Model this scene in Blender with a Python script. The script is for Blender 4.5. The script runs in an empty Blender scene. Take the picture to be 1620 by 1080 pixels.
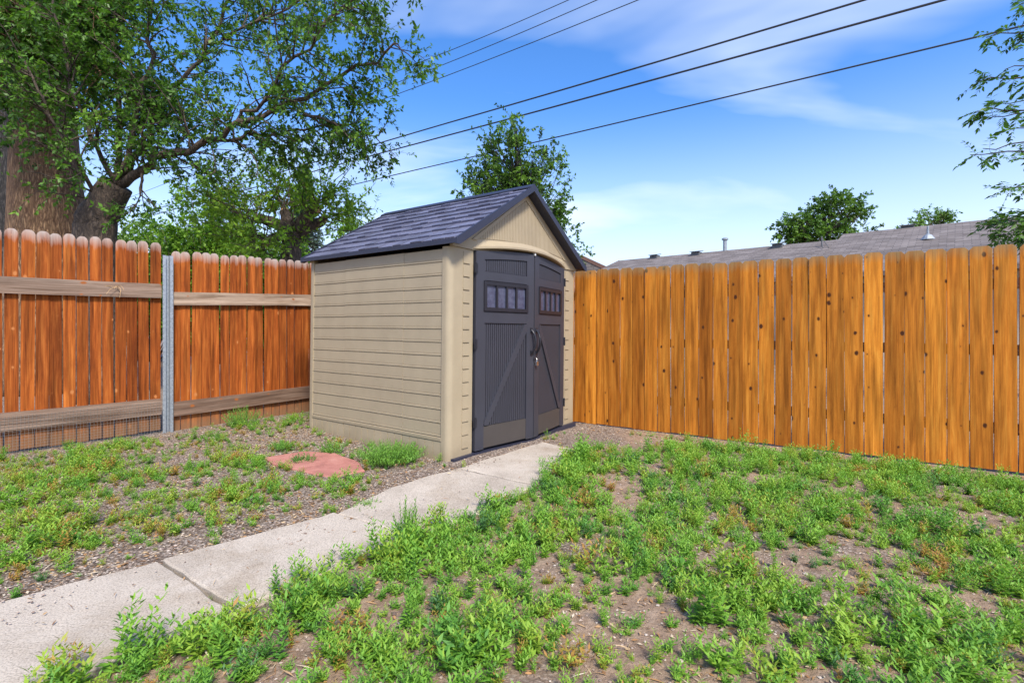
import bpy, math, random
import numpy as np
from mathutils import Vector, Matrix, noise as mnoise

random.seed(7)
rng = np.random.default_rng(11)
scene = bpy.context.scene
R = math.radians

# ------------------------------------------------------------------ camera, sky, sun, exposure
CAM_H = 1.15
FOC = 785.0          # focal length in px of a 1620 px wide frame
HOR = 511.5          # horizon row
cam_data = bpy.data.cameras.new("camera")
cam_data.sensor_width = 36.0
cam_data.lens = FOC / 1620.0 * 36.0
cam_data.shift_y = (HOR - 540.0) / 1620.0
cam_data.clip_end = 3000.0
cam = bpy.data.objects.new("camera", cam_data)
scene.collection.objects.link(cam)
cam.location = (0, 0, CAM_H)
cam.rotation_euler = (R(90), 0, 0)
scene.camera = cam

SUN_DIR = Vector((0.27, -0.65, 0.80)).normalized()
world = bpy.data.worlds.new("World")
scene.world = world
world.use_nodes = True
wn, wl = world.node_tree.nodes, world.node_tree.links
wn.clear()
w_out = wn.new("ShaderNodeOutputWorld")
w_bg = wn.new("ShaderNodeBackground")
w_sky = wn.new("ShaderNodeTexSky")
w_sky.sky_type = 'NISHITA'
w_sky.sun_disc = False
w_sky.sun_elevation = math.asin(SUN_DIR.z)
w_sky.sun_rotation = math.atan2(SUN_DIR.x, SUN_DIR.y)
w_sky.air_density = 1.0
w_sky.dust_density = 1.3
w_sky.ozone_density = 2.0
w_bg.inputs["Strength"].default_value = 0.14
# thin cirrus and low cumulus: noise over a flat cloud layer, the same all round the sky
w_geo = wn.new("ShaderNodeTexCoord")
w_sep = wn.new("ShaderNodeSeparateXYZ")
wl.new(w_geo.outputs["Generated"], w_sep.inputs[0])
w_add = wn.new("ShaderNodeMath"); w_add.operation = 'ADD'; w_add.inputs[1].default_value = 0.16
w_abs = wn.new("ShaderNodeMath"); w_abs.operation = 'ABSOLUTE'
wl.new(w_sep.outputs["Z"], w_abs.inputs[0]); wl.new(w_abs.outputs[0], w_add.inputs[0])
w_dx = wn.new("ShaderNodeMath"); w_dx.operation = 'DIVIDE'
w_dy = wn.new("ShaderNodeMath"); w_dy.operation = 'DIVIDE'
wl.new(w_sep.outputs["X"], w_dx.inputs[0]); wl.new(w_add.outputs[0], w_dx.inputs[1])
wl.new(w_sep.outputs["Y"], w_dy.inputs[0]); wl.new(w_add.outputs[0], w_dy.inputs[1])
w_comb = wn.new("ShaderNodeCombineXYZ")
wl.new(w_dx.outputs[0], w_comb.inputs[0]); wl.new(w_dy.outputs[0], w_comb.inputs[1])
w_map = wn.new("ShaderNodeMapping")
w_map.inputs["Scale"].default_value = (0.55, 1.15, 1)
w_map.inputs["Location"].default_value = (2.35, 0.4, 0)
w_map.inputs["Rotation"].default_value = (0, 0, R(12))
wl.new(w_comb.outputs[0], w_map.inputs[0])
w_n = wn.new("ShaderNodeTexNoise")
w_n.inputs["Scale"].default_value = 0.9
w_n.inputs["Detail"].default_value = 5.0
w_n.inputs["Roughness"].default_value = 0.5
w_n.inputs["Distortion"].default_value = 0.4
wl.new(w_map.outputs[0], w_n.inputs["Vector"])
w_r = wn.new("ShaderNodeMapRange")
w_r.inputs["From Min"].default_value = 0.54
w_r.inputs["From Max"].default_value = 0.80
w_r.inputs["To Min"].default_value = 0.0
w_r.inputs["To Max"].default_value = 0.80
wl.new(w_n.outputs["Fac"], w_r.inputs["Value"])
w_hsv = wn.new("ShaderNodeHueSaturation")
w_hsv.inputs["Saturation"].default_value = 1.30
wl.new(w_sky.outputs[0], w_hsv.inputs["Color"])
w_mix = wn.new("ShaderNodeMixRGB")
w_mix.inputs["Color2"].default_value = (5.6, 5.9, 6.2, 1)
wl.new(w_r.outputs[0], w_mix.inputs["Fac"])
w_tint = wn.new("ShaderNodeMixRGB"); w_tint.blend_type = 'MULTIPLY'; w_tint.inputs["Fac"].default_value = 1.0
w_tint.inputs["Color2"].default_value = (0.90, 0.97, 1.16, 1)
wl.new(w_hsv.outputs[0], w_tint.inputs["Color1"])
wl.new(w_tint.outputs[0], w_mix.inputs["Color1"])
w_hz = wn.new("ShaderNodeMapRange")
w_hz.inputs["From Min"].default_value = 0.0
w_hz.inputs["From Max"].default_value = 0.42
w_hz.inputs["To Min"].default_value = 0.62
w_hz.inputs["To Max"].default_value = 0.0
w_hz.interpolation_type = 'SMOOTHSTEP'
wl.new(w_abs.outputs[0], w_hz.inputs["Value"])
w_mix2 = wn.new("ShaderNodeMixRGB")
w_mix2.inputs["Color2"].default_value = (5.0, 5.15, 5.5, 1)
wl.new(w_hz.outputs[0], w_mix2.inputs["Fac"])
wl.new(w_mix.outputs[0], w_mix2.inputs["Color1"])
wl.new(w_mix2.outputs[0], w_bg.inputs["Color"])
wl.new(w_bg.outputs[0], w_out.inputs["Surface"])

sun_data = bpy.data.lights.new("sun", 'SUN')
sun_data.energy = 3.3
sun_data.angle = R(10)
sun_data.color = (1.0, 0.93, 0.82)
sun = bpy.data.objects.new("sun", sun_data)
scene.collection.objects.link(sun)
sun.rotation_euler = SUN_DIR.to_track_quat('Z', 'Y').to_euler()

scene.view_settings.view_transform = 'Standard'
scene.view_settings.look = 'None'
scene.view_settings.gamma = 1.0
scene.view_settings.exposure = 0.85

# ------------------------------------------------------------------ helpers
COL = scene.collection

def tag(o, label=None, cat=None, group=None, kind=None):
    if label: o["label"] = label
    if cat: o["category"] = cat
    if group: o["group"] = group
    if kind: o["kind"] = kind
    return o

def empty(name, loc=(0, 0, 0), rot=(0, 0, 0)):
    o = bpy.data.objects.new(name, None)
    COL.objects.link(o)
    o.location = loc
    o.rotation_euler = rot
    o.empty_display_size = 0.1
    return o

def mesh_obj(name, me, mat=None, parent=None, loc=None, rot=None):
    if mat is not None and not me.materials:
        me.materials.append(mat)
    o = bpy.data.objects.new(name, me)
    COL.objects.link(o)
    if parent is not None: o.parent = parent
    if loc is not None: o.location = loc
    if rot is not None: o.rotation_euler = rot
    return o

class Acc:
    def __init__(s):
        s.v = []; s.f = []
    def add(s, vs, fs):
        b = len(s.v)
        s.v.extend([tuple(p) for p in vs])
        s.f.extend([tuple(i + b for i in f) for f in fs])
    def box(s, x0, x1, y0, y1, z0, z1):
        s.add([(x0,y0,z0),(x1,y0,z0),(x1,y1,z0),(x0,y1,z0),(x0,y0,z1),(x1,y0,z1),(x1,y1,z1),(x0,y1,z1)],
              [(0,3,2,1),(4,5,6,7),(0,1,5,4),(1,2,6,5),(2,3,7,6),(3,0,4,7)])
    def prism_xz(s, pts, y0, y1):
        """polygon in x,z (counter-clockwise seen from -y), extruded from y0 to y1"""
        n = len(pts)
        vs = [(p[0], y0, p[1]) for p in pts] + [(p[0], y1, p[1]) for p in pts]
        fs = [tuple(range(n)), tuple(reversed(range(n, 2*n)))]
        fs += [((i+1) % n, i, n+i, n+(i+1) % n) for i in range(n)]
        s.add(vs, fs)
    def prism_xy(s, pts, z0, z1):
        n = len(pts)
        vs = [(p[0], p[1], z0) for p in pts] + [(p[0], p[1], z1) for p in pts]
        fs = [tuple(reversed(range(n))), tuple(range(n, 2*n))]
        fs += [(i, (i+1) % n, n+(i+1) % n, n+i) for i in range(n)]
        s.add(vs, fs)
    def tube(s, pts, rads, sides=6, cap=True):
        pts = [Vector(p) for p in pts]
        n = len(pts)
        rings = []
        up = Vector((0.13, 0.21, 0.97))
        for i, p in enumerate(pts):
            d = (pts[min(i+1, n-1)] - pts[max(i-1, 0)])
            if d.length < 1e-9: d = Vector((0, 0, 1))
            d.normalize()
            a = d.cross(up)
            if a.length < 0.05: a = d.cross(Vector((1, 0, 0)))
            a.normalize(); b = d.cross(a)
            r = rads[i] if hasattr(rads, '__len__') else rads
            rings.append([p + (a*math.cos(t) + b*math.sin(t))*r for t in [2*math.pi*k/sides for k in range(sides)]])
        vs = [q for ring in rings for q in ring]
        fs = []
        for i in range(n-1):
            for k in range(sides):
                k2 = (k+1) % sides
                fs.append((i*sides+k, (i+1)*sides+k, (i+1)*sides+k2, i*sides+k2))
        if cap:
            fs.append(tuple(range(sides)))
            fs.append(tuple(reversed(range((n-1)*sides, n*sides))))
        s.add(vs, fs)
    def mesh(s, name, smooth=False):
        me = bpy.data.meshes.new(name)
        me.from_pydata(s.v, [], s.f)
        me.validate()
        if smooth:
            me.polygons.foreach_set("use_smooth", [True]*len(me.polygons))
        me.update()
        return me
    def build(s, name, mat, parent=None, smooth=False, loc=None, rot=None):
        return mesh_obj(name, s.mesh(name, smooth), mat, parent, loc, rot)

def quads_mesh(name, V, nq, tint=None):
    """V: (nq*4,3) float array of independent quads"""
    me = bpy.data.meshes.new(name)
    me.vertices.add(nq*4)
    me.vertices.foreach_set("co", np.asarray(V, dtype=np.float32).ravel())
    me.loops.add(nq*4)
    me.loops.foreach_set("vertex_index", np.arange(nq*4, dtype=np.int32))
    me.polygons.add(nq)
    me.polygons.foreach_set("loop_start", np.arange(0, nq*4, 4, dtype=np.int32))
    me.polygons.foreach_set("loop_total", np.full(nq, 4, dtype=np.int32))
    if tint is not None:
        at = me.attributes.new("tint", 'FLOAT', 'POINT')
        at.data.foreach_set("value", np.repeat(np.asarray(tint, dtype=np.float32), 4))
    me.update(calc_edges=True)
    return me

def at(px, py, depth):
    """world point seen at photo position (px,py) at the given depth: used to take measurements"""
    return Vector(((px-810.0)/FOC*depth, depth, CAM_H + (HOR-py)/FOC*depth))

def smooth01(a, b, x):
    t = min(1, max(0, (x-a)/(b-a)))
    return t*t*(3-2*t)

# ------------------------------------------------------------------ materials
def new_mat(name):
    m = bpy.data.materials.new(name)
    m.use_nodes = True
    n = m.node_tree.nodes; l = m.node_tree.links
    bsdf = n["Principled BSDF"]
    return m, n, l, bsdf

def N(n, typ, **kw):
    nd = n.new(typ)
    for k, v in kw.items():
        if k.startswith('i_'):
            nd.inputs[k[2:].replace('_', ' ')].default_value = v
        else:
            setattr(nd, k, v)
    return nd

def ramp(n, l, src, stops):
    r = n.new("ShaderNodeValToRGB")
    e = r.color_ramp.elements
    e[0].position, e[0].color = stops[0][0], (*stops[0][1], 1)
    e[1].position, e[1].color = stops[-1][0], (*stops[-1][1], 1)
    for p, c in stops[1:-1]:
        x = e.new(p); x.color = (*c, 1)
    l.new(src, r.inputs["Fac"])
    return r

def mixc(n, l, fac, c1, c2, blend='MIX'):
    m = n.new("ShaderNodeMixRGB"); m.blend_type = blend
    for key, v in (("Fac", fac), ("Color1", c1), ("Color2", c2)):
        if hasattr(v, 'is_output') or hasattr(v, 'links'):
            l.new(v, m.inputs[key])
        else:
            m.inputs[key].default_value = v if key == "Fac" else (*v, 1)
    return m

def bump(n, l, height, strength, dist, bsdf, prev=None):
    b = n.new("ShaderNodeBump")
    b.inputs["Strength"].default_value = strength
    b.inputs["Distance"].default_value = dist
    l.new(height, b.inputs["Height"])
    if prev is not None: l.new(prev, b.inputs["Normal"])
    l.new(b.outputs[0], bsdf.inputs["Normal"])
    return b.outputs[0]

def simple_mat(name, col, rough=0.6, var=0.06, scale=8, metal=0.0, bumpd=0.0):
    m, n, l, b = new_mat(name)
    tc = N(n, "ShaderNodeTexCoord")
    nz = N(n, "ShaderNodeTexNoise", i_Scale=scale, i_Detail=6.0, i_Roughness=0.6)
    l.new(tc.outputs["Object"], nz.inputs["Vector"])
    lo = tuple(c*(1-var*2) for c in col); hi = tuple(min(1, c*(1+var*2)) for c in col)
    r = ramp(n, l, nz.outputs["Fac"], [(0.3, lo), (0.7, hi)])
    l.new(r.outputs[0], b.inputs["Base Color"])
    b.inputs["Roughness"].default_value = rough
    b.inputs["Metallic"].default_value = metal
    if bumpd: bump(n, l, nz.outputs["Fac"], 0.5, bumpd, b)
    return m

def wood_mat(name, dark, mid, light, grey, top_z, top_grey, knot=True, streak=0.5, knotcol=(0.06, 0.02, 0.008), low_z=None, kmin=0.45):
    """board whose length runs along local z; every board has its own grain from Object Info Random"""
    m, n, l, b = new_mat(name)
    tc = N(n, "ShaderNodeTexCoord")
    oi = N(n, "ShaderNodeObjectInfo")
    sc = N(n, "ShaderNodeVectorMath", operation='SCALE'); sc.inputs["Scale"].default_value = 37.0
    cmb = N(n, "ShaderNodeCombineXYZ")
    l.new(oi.outputs["Random"], cmb.inputs[0]); l.new(oi.outputs["Random"], cmb.inputs[1]); l.new(oi.outputs["Random"], cmb.inputs[2])
    l.new(cmb.outputs[0], sc.inputs[0])
    add = N(n, "ShaderNodeVectorMath", operation='ADD')
    l.new(tc.outputs["Object"], add.inputs[0]); l.new(sc.outputs[0], add.inputs[1])
    mp = N(n, "ShaderNodeMapping"); mp.inputs["Scale"].default_value = (26, 26, 1.3)
    l.new(add.outputs[0], mp.inputs[0])
    # slow wander so that the grain is not ruler-straight
    wn_ = N(n, "ShaderNodeTexNoise", i_Scale=2.2, i_Detail=2.0)
    l.new(add.outputs[0], wn_.inputs["Vector"])
    wsc = N(n, "ShaderNodeVectorMath", operation='SCALE'); wsc.inputs["Scale"].default_value = 1.6
    l.new(wn_.outputs["Color"], wsc.inputs[0])
    wad = N(n, "ShaderNodeVectorMath", operation='ADD')
    l.new(mp.outputs[0], wad.inputs[0]); l.new(wsc.outputs[0], wad.inputs[1])
    g = N(n, "ShaderNodeTexNoise", i_Scale=1.0, i_Detail=7.0, i_Roughness=0.65)
    l.new(wad.outputs[0], g.inputs["Vector"])
    big = N(n, "ShaderNodeTexNoise", i_Scale=3.0, i_Detail=3.0)
    mp2 = N(n, "ShaderNodeMapping"); mp2.inputs["Scale"].default_value = (9.0, 9.0, 0.5)
    l.new(add.outputs[0], mp2.inputs[0]); l.new(mp2.outputs[0], big.inputs["Vector"])
    mpf = N(n, "ShaderNodeMapping"); mpf.inputs["Scale"].default_value = (170, 170, 2.6)
    l.new(add.outputs[0], mpf.inputs[0])
    gfine = N(n, "ShaderNodeTexNoise", i_Scale=1.0, i_Detail=4.0, i_Roughness=0.6)
    l.new(mpf.outputs[0], gfine.inputs["Vector"])
    gmix = N(n, "ShaderNodeMath", operation='MULTIPLY_ADD'); gmix.inputs[1].default_value = 0.55
    gsc = N(n, "ShaderNodeMath", operation='MULTIPLY'); gsc.inputs[1].default_value = 0.45
    l.new(g.outputs["Fac"], gmix.inputs[0]); l.new(gfine.outputs["Fac"], gsc.inputs[0]); l.new(gsc.outputs[0], gmix.inputs[2])
    col = ramp(n, l, gmix.outputs[0], [(0.34, dark), (0.5, mid), (0.66, light)])
    # large light/dark zones along the board and a tone per board
    zone = ramp(n, l, big.outputs["Fac"], [(0.32, (1-streak,)*3), (0.62, (1.08,)*3)])
    c2 = mixc(n, l, 1.0, col.outputs[0], zone.outputs[0], 'MULTIPLY')
    tone = ramp(n, l, oi.outputs["Random"], [(0.0, (0.62, 0.55, 0.52)), (0.35, (0.92, 0.92, 0.92)), (0.7, (1.06, 1.04, 1.0)), (1.0, (1.25, 1.30, 1.25))])
    c3 = mixc(n, l, 1.0, c2.outputs[0], tone.outputs[0], 'MULTIPLY')
    last = c3.outputs[0]
    hgt = g.outputs["Fac"]
    if knot:
        sx_ = N(n, "ShaderNodeSeparateXYZ"); l.new(add.outputs[0], sx_.inputs[0])
        cx_ = N(n, "ShaderNodeCombineXYZ"); l.new(sx_.outputs["X"], cx_.inputs[0]); l.new(sx_.outputs["Z"], cx_.inputs[1])
        mk = N(n, "ShaderNodeMapping"); mk.inputs["Scale"].default_value = (6.5, 4.3, 1)
        l.new(cx_.outputs[0], mk.inputs[0])
        vo = N(n, "ShaderNodeTexVoronoi", voronoi_dimensions='2D', i_Scale=1.0, i_Randomness=1.0)
        kd = N(n, "ShaderNodeTexNoise", i_Scale=22.0, i_Detail=3.0)
        l.new(add.outputs[0], kd.inputs["Vector"])
        l.new(mk.outputs[0], vo.inputs["Vector"])
        ma = N(n, "ShaderNodeMath", operation='MULTIPLY_ADD'); ma.inputs[1].default_value = 0.12
        l.new(kd.outputs["Fac"], ma.inputs[0]); l.new(vo.outputs["Distance"], ma.inputs[2])
        sepc = N(n, "ShaderNodeSeparateColor"); l.new(vo.outputs["Color"], sepc.inputs[0])
        # knot size differs from knot to knot; many cells have none
        sz = N(n, "ShaderNodeMapRange", i_From_Min=kmin, i_From_Max=1.0, i_To_Min=0.0, i_To_Max=0.125)
        l.new(sepc.outputs["Red"], sz.inputs["Value"])
        df = N(n, "ShaderNodeMath", operation='SUBTRACT'); l.new(ma.outputs[0], df.inputs[0]); l.new(sz.outputs[0], df.inputs[1])
        kr = ramp(n, l, df.outputs[0], [(0.0, (1, 1, 1)), (0.035, (0.75,)*3), (0.05, (0.12,)*3), (0.12, (0.0,)*3)])
        c4 = mixc(n, l, kr.outputs[0], last, knotcol)
        last = c4.outputs[0]
    # grey weathered end grain at the top of the board
    sep = N(n, "ShaderNodeSeparateXYZ"); l.new(tc.outputs["Object"], sep.inputs[0])
    ns = N(n, "ShaderNodeMath", operation='MULTIPLY_ADD'); ns.inputs[1].default_value = 0.22
    l.new(g.outputs["Fac"], ns.inputs[0]); l.new(sep.outputs["Z"], ns.inputs[2])
    mr = N(n, "ShaderNodeMapRange", i_From_Min=top_z, i_From_Max=top_z+0.12, i_To_Min=0.0, i_To_Max=top_grey)
    l.new(ns.outputs[0], mr.inputs["Value"])
    c5 = mixc(n, l, mr.outputs[0], last, grey)
    last = c5.outputs[0]
    if low_z is not None:
        ml = N(n, "ShaderNodeMapRange", i_From_Min=low_z+0.15, i_From_Max=low_z-0.02, i_To_Min=0.0, i_To_Max=0.75)
        l.new(ns.outputs[0], ml.inputs["Value"])
        c6 = mixc(n, l, ml.outputs[0], last, (0.20, 0.12, 0.065))
        last = c6.outputs[0]
    l.new(last, b.inputs["Base Color"])
    b.inputs["Roughness"].default_value = 0.75
    b.inputs["Specular IOR Level"].default_value = 0.12
    bump(n, l, hgt, 0.6, 0.004, b)
    return m

M = {}
M['picket_red'] = wood_mat('red_cedar_board', (0.11, 0.024, 0.006), (0.29, 0.072, 0.013), (0.47, 0.150, 0.030), (0.42, 0.37, 0.33), 1.95, 0.9, True, 0.45, (0.45, 0.17, 0.055), 0.20, 0.75)
M['picket_gold'] = wood_mat('golden_cedar_board', (0.26, 0.080, 0.010), (0.48, 0.165, 0.018), (0.60, 0.255, 0.038), (0.24, 0.18, 0.09), 1.865, 0.75, True, 0.42)
M['rail'] = wood_mat('weathered_rail', (0.13, 0.075, 0.045), (0.27, 0.19, 0.14), (0.40, 0.30, 0.23), (0.3, 0.26, 0.22), 9.0, 0.0, True, 0.35, (0.30, 0.10, 0.03))

def plastic_mat(name, col, rough, grain=0.0, dirt=None, dirt_z=None):
    m, n, l, b = new_mat(name)
    tc = N(n, "ShaderNodeTexCoord")
    nz = N(n, "ShaderNodeTexNoise", i_Scale=3.0, i_Detail=8.0, i_Roughness=0.65)
    l.new(tc.outputs["Object"], nz.inputs["Vector"])
    lo = tuple(c*0.90 for c in col); hi = tuple(c*1.07 for c in col)
    r = ramp(n, l, nz.outputs["Fac"], [(0.3, lo), (0.7, hi)])
    last = r.outputs[0]
    if dirt:
        sep = N(n, "ShaderNodeSeparateXYZ"); l.new(tc.outputs["Object"], sep.inputs[0])
        ma = N(n, "ShaderNodeMath", operation='MULTIPLY_ADD'); ma.inputs[1].default_value = 0.25
        l.new(nz.outputs["Fac"], ma.inputs[0]); l.new(sep.outputs["Z"], ma.inputs[2])
        mr = N(n, "ShaderNodeMapRange", i_From_Min=dirt_z+0.12, i_From_Max=dirt_z-0.05, i_To_Min=0.0, i_To_Max=0.55)
        l.new(ma.outputs[0], mr.inputs["Value"])
        last = mixc(n, l, mr.outputs[0], last, dirt).outputs[0]
    l.new(last, b.inputs["Base Color"])
    b.inputs["Roughness"].default_value = rough
    b.inputs["Specular IOR Level"].default_value = 0.35
    fine = N(n, "ShaderNodeTexNoise", i_Scale=60.0, i_Detail=4.0)
    mp = N(n, "ShaderNodeMapping"); mp.inputs["Scale"].default_value = (1, 1, 4) if grain >= 0 else (4, 4, 1)
    l.new(tc.outputs["Object"], mp.inputs[0]); l.new(mp.outputs[0], fine.inputs["Vector"])
    bump(n, l, fine.outputs["Fac"], 0.12, 0.0008, b)
    return m

M['tan'] = plastic_mat('tan_plastic', (0.345, 0.282, 0.188), 0.55, 1, (0.22, 0.17, 0.10), 0.12)
M['door'] = plastic_mat('slate_plastic', (0.040, 0.041, 0.053), 0.5, 1)
M['kick'] = plastic_mat('scuffed_plastic', (0.060, 0.052, 0.048), 0.6, 1, (0.15, 0.10, 0.06), 0.06)
M['black'] = plastic_mat('black_plastic', (0.018, 0.018, 0.024), 0.4, 1)
M['trim'] = plastic_mat('navy_roof_trim', (0.028, 0.030, 0.050), 0.45, 1)
M['steel'] = simple_mat('bright_steel', (0.65, 0.65, 0.66), 0.35, 0.05, 20, 1.0)

def shingle_mat():
    m, n, l, b = new_mat('moulded_roof_shingle')
    tc = N(n, "ShaderNodeTexCoord"); oi = N(n, "ShaderNodeObjectInfo")
    ad = N(n, "ShaderNodeVectorMath", operation='ADD')
    l.new(tc.outputs["Object"], ad.inputs[0]); l.new(oi.outputs["Random"], ad.inputs[1])
    mp = N(n, "ShaderNodeMapping"); mp.inputs["Scale"].default_value = (60, 9, 9)
    l.new(ad.outputs[0], mp.inputs[0])
    nz = N(n, "ShaderNodeTexNoise", i_Scale=1.5, i_Detail=6.0, i_Roughness=0.7)
    l.new(mp.outputs[0], nz.inputs["Vector"])
    r = ramp(n, l, nz.outputs["Fac"], [(0.25, (0.075, 0.078, 0.118)), (0.75, (0.165, 0.168, 0.235))])
    t = ramp(n, l, oi.outputs["Random"], [(0.0, (0.72,)*3), (1.0, (1.18,)*3)])
    c = mixc(n, l, 1.0, r.outputs[0], t.outputs[0], 'MULTIPLY')
    l.new(c.outputs[0], b.inputs["Base Color"])
    b.inputs["Roughness"].default_value = 0.5
    bump(n, l, nz.outputs["Fac"], 0.5, 0.004, b)
    return m
M['shingle'] = shingle_mat()

def glass_mat():
    m, n, l, b = new_mat('frosted_pane')
    tc = N(n, "ShaderNodeTexCoord")
    nz = N(n, "ShaderNodeTexNoise", i_Scale=30.0, i_Detail=4.0)
    l.new(tc.outputs["Object"], nz.inputs["Vector"])
    r = ramp(n, l, nz.outputs["Fac"], [(0.3, (0.045, 0.05, 0.09)), (0.7, (0.08, 0.09, 0.14))])
    l.new(r.outputs[0], b.inputs["Base Color"])
    b.inputs["Roughness"].default_value = 0.22
    b.inputs["Specular IOR Level"].default_value = 0.5
    return m
M['pane'] = glass_mat()

def galv_mat():
    m, n, l, b = new_mat('galvanised_steel')
    tc = N(n, "ShaderNodeTexCoord")
    vo = N(n, "ShaderNodeTexVoronoi", i_Scale=45.0)
    l.new(tc.outputs["Object"], vo.inputs["Vector"])
    r = ramp(n, l, vo.outputs["Distance"], [(0.0, (0.26, 0.29, 0.32)), (0.8, (0.38, 0.41, 0.44))])
    l.new(r.outputs[0], b.inputs["Base Color"])
    b.inputs["Metallic"].default_value = 0.55
    b.inputs["Roughness"].default_value = 0.5
    return m
M['galv'] = galv_mat()

def concrete_mat():
    m, n, l, b = new_mat('path_concrete')
    g = N(n, "ShaderNodeNewGeometry")
    a = N(n, "ShaderNodeTexNoise", i_Scale=2.4, i_Detail=8.0, i_Roughness=0.65)
    f = N(n, "ShaderNodeTexNoise", i_Scale=150.0, i_Detail=3.0)
    p = N(n, "ShaderNodeTexVoronoi", i_Scale=75.0)
    for q in (a, f, p): l.new(g.outputs["Position"], q.inputs["Vector"])
    r = ramp(n, l, a.outputs["Fac"], [(0.25, (0.32, 0.27, 0.21)), (0.5, (0.44, 0.38, 0.305)), (0.75, (0.52, 0.455, 0.37))])
    s = ramp(n, l, f.outputs["Fac"], [(0.30, (0.55,)*3), (0.50, (0.98,)*3), (0.75, (1.2,)*3)])
    c = mixc(n, l, 1.0, r.outputs[0], s.outputs[0], 'MULTIPLY')
    d = ramp(n, l, p.outputs["Distance"], [(0.05, (0.45, 0.42, 0.40)), (0.16, (1, 1, 1))])
    st_ = N(n, "ShaderNodeTexNoise", i_Scale=0.9, i_Detail=10.0, i_Roughness=0.75, i_Distortion=0.6)
    l.new(g.outputs["Position"], st_.inputs["Vector"])
    sr = ramp(n, l, st_.outputs["Fac"], [(0.36, (0.72, 0.66, 0.58)), (0.50, (1, 1, 1))])
    c1 = mixc(n, l, 0.8, c.outputs[0], sr.outputs[0], 'MULTIPLY')
    c2 = mixc(n, l, 0.6, c1.outputs[0], d.outputs[0], 'MULTIPLY')
    l.new(c2.outputs[0], b.inputs["Base Color"])
    b.inputs["Roughness"].default_value = 0.9
    bump(n, l, f.outputs["Fac"], 0.6, 0.004, b)
    return m
M['concrete'] = concrete_mat()

def stone_mat():
    m, n, l, b = new_mat('red_flagstone')
    g = N(n, "ShaderNodeNewGeometry")
    a = N(n, "ShaderNodeTexNoise", i_Scale=7.0, i_Detail=8.0, i_Roughness=0.65)
    l.new(g.outputs["Position"], a.inputs["Vector"])
    r = ramp(n, l, a.outputs["Fac"], [(0.25, (0.24, 0.095, 0.075)), (0.5, (0.38, 0.155, 0.12)), (0.75, (0.46, 0.23, 0.18))])
    l.new(r.outputs[0], b.inputs["Base Color"])
    b.inputs["Roughness"].default_value = 0.9
    bump(n, l, a.outputs["Fac"], 0.6, 0.015, b)
    return m
M['stone'] = stone_mat()

def soil_mat():
    m, n, l, b = new_mat('soil_and_mulch')
    g = N(n, "ShaderNodeNewGeometry")
    big = N(n, "ShaderNodeTexNoise", i_Scale=1.1, i_Detail=6.0, i_Roughness=0.6)
    mid = N(n, "ShaderNodeTexNoise", i_Scale=14.0, i_Detail=8.0, i_Roughness=0.7)
    peb = N(n, "ShaderNodeTexVoronoi", i_Scale=55.0)
    chip = N(n, "ShaderNodeTexVoronoi", i_Scale=70.0)
    mpc = N(n, "ShaderNodeMapping"); mpc.inputs["Scale"].default_value = (1, 1.25, 1); mpc.inputs["Rotation"].default_value = (0, 0, 0.5)
    for q in (big, mid, peb): l.new(g.outputs["Position"], q.inputs["Vector"])
    l.new(g.outputs["Position"], mpc.inputs[0]); l.new(mpc.outputs[0], chip.inputs["Vector"])
    soil = ramp(n, l, mid.outputs["Fac"], [(0.25, (0.15, 0.095, 0.062)), (0.5, (0.30, 0.207, 0.140)), (0.75, (0.46, 0.34, 0.245))])
    hs = N(n, "ShaderNodeSeparateColor"); l.new(chip.outputs["Color"], hs.inputs[0])
    grav = ramp(n, l, hs.outputs["Red"], [(0.0, (0.15, 0.11, 0.085)), (0.35, (0.33, 0.25, 0.19)), (0.7, (0.45, 0.36, 0.285)), (1.0, (0.62, 0.53, 0.44))])
    edge = ramp(n, l, chip.outputs["Distance"], [(0.15, (1,)*3), (0.65, (0.35,)*3)])
    gv = mixc(n, l, 1.0, grav.outputs[0], edge.outputs[0], 'MULTIPLY')
    # mulch lies mostly left of the path and in worn patches on the right
    sep = N(n, "ShaderNodeSeparateXYZ"); l.new(g.outputs["Position"], sep.inputs[0])
    dd = N(n, "ShaderNodeMath", operation='MULTIPLY_ADD'); dd.inputs[1].default_value = -1.25   # y - 1.25 x
    l.new(sep.outputs["X"], dd.inputs[0]); l.new(sep.outputs["Y"], dd.inputs[2])
    lm = N(n, "ShaderNodeMapRange", i_From_Min=3.6, i_From_Max=4.6, i_To_Min=0.0, i_To_Max=0.32)
    l.new(dd.outputs[0], lm.inputs["Value"])
    sm = N(n, "ShaderNodeMath", operation='ADD'); l.new(lm.outputs[0], sm.inputs[0]); l.new(big.outputs["Fac"], sm.inputs[1])
    mm = N(n, "ShaderNodeMapRange", i_From_Min=0.47, i_From_Max=0.62, i_To_Min=0.08, i_To_Max=0.95)
    l.new(sm.outputs[0], mm.inputs["Value"])
    c = mixc(n, l, mm.outputs[0], soil.outputs[0], gv.outputs[0])
    l.new(c.outputs[0], b.inputs["Base Color"])
    b.inputs["Roughness"].default_value = 0.95
    b.inputs["Specular IOR Level"].default_value = 0.15
    cl = N(n, "ShaderNodeTexNoise", i_Scale=60.0, i_Detail=6.0, i_Roughness=0.7)
    l.new(g.outputs["Position"], cl.inputs["Vector"])
    h = N(n, "ShaderNodeMath", operation='ADD'); l.new(mid.outputs["Fac"], h.inputs[0]); l.new(cl.outputs["Fac"], h.inputs[1])
    bump(n, l, h.outputs[0], 0.9, 0.014, b)
    return m
M['soil'] = soil_mat()

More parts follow.
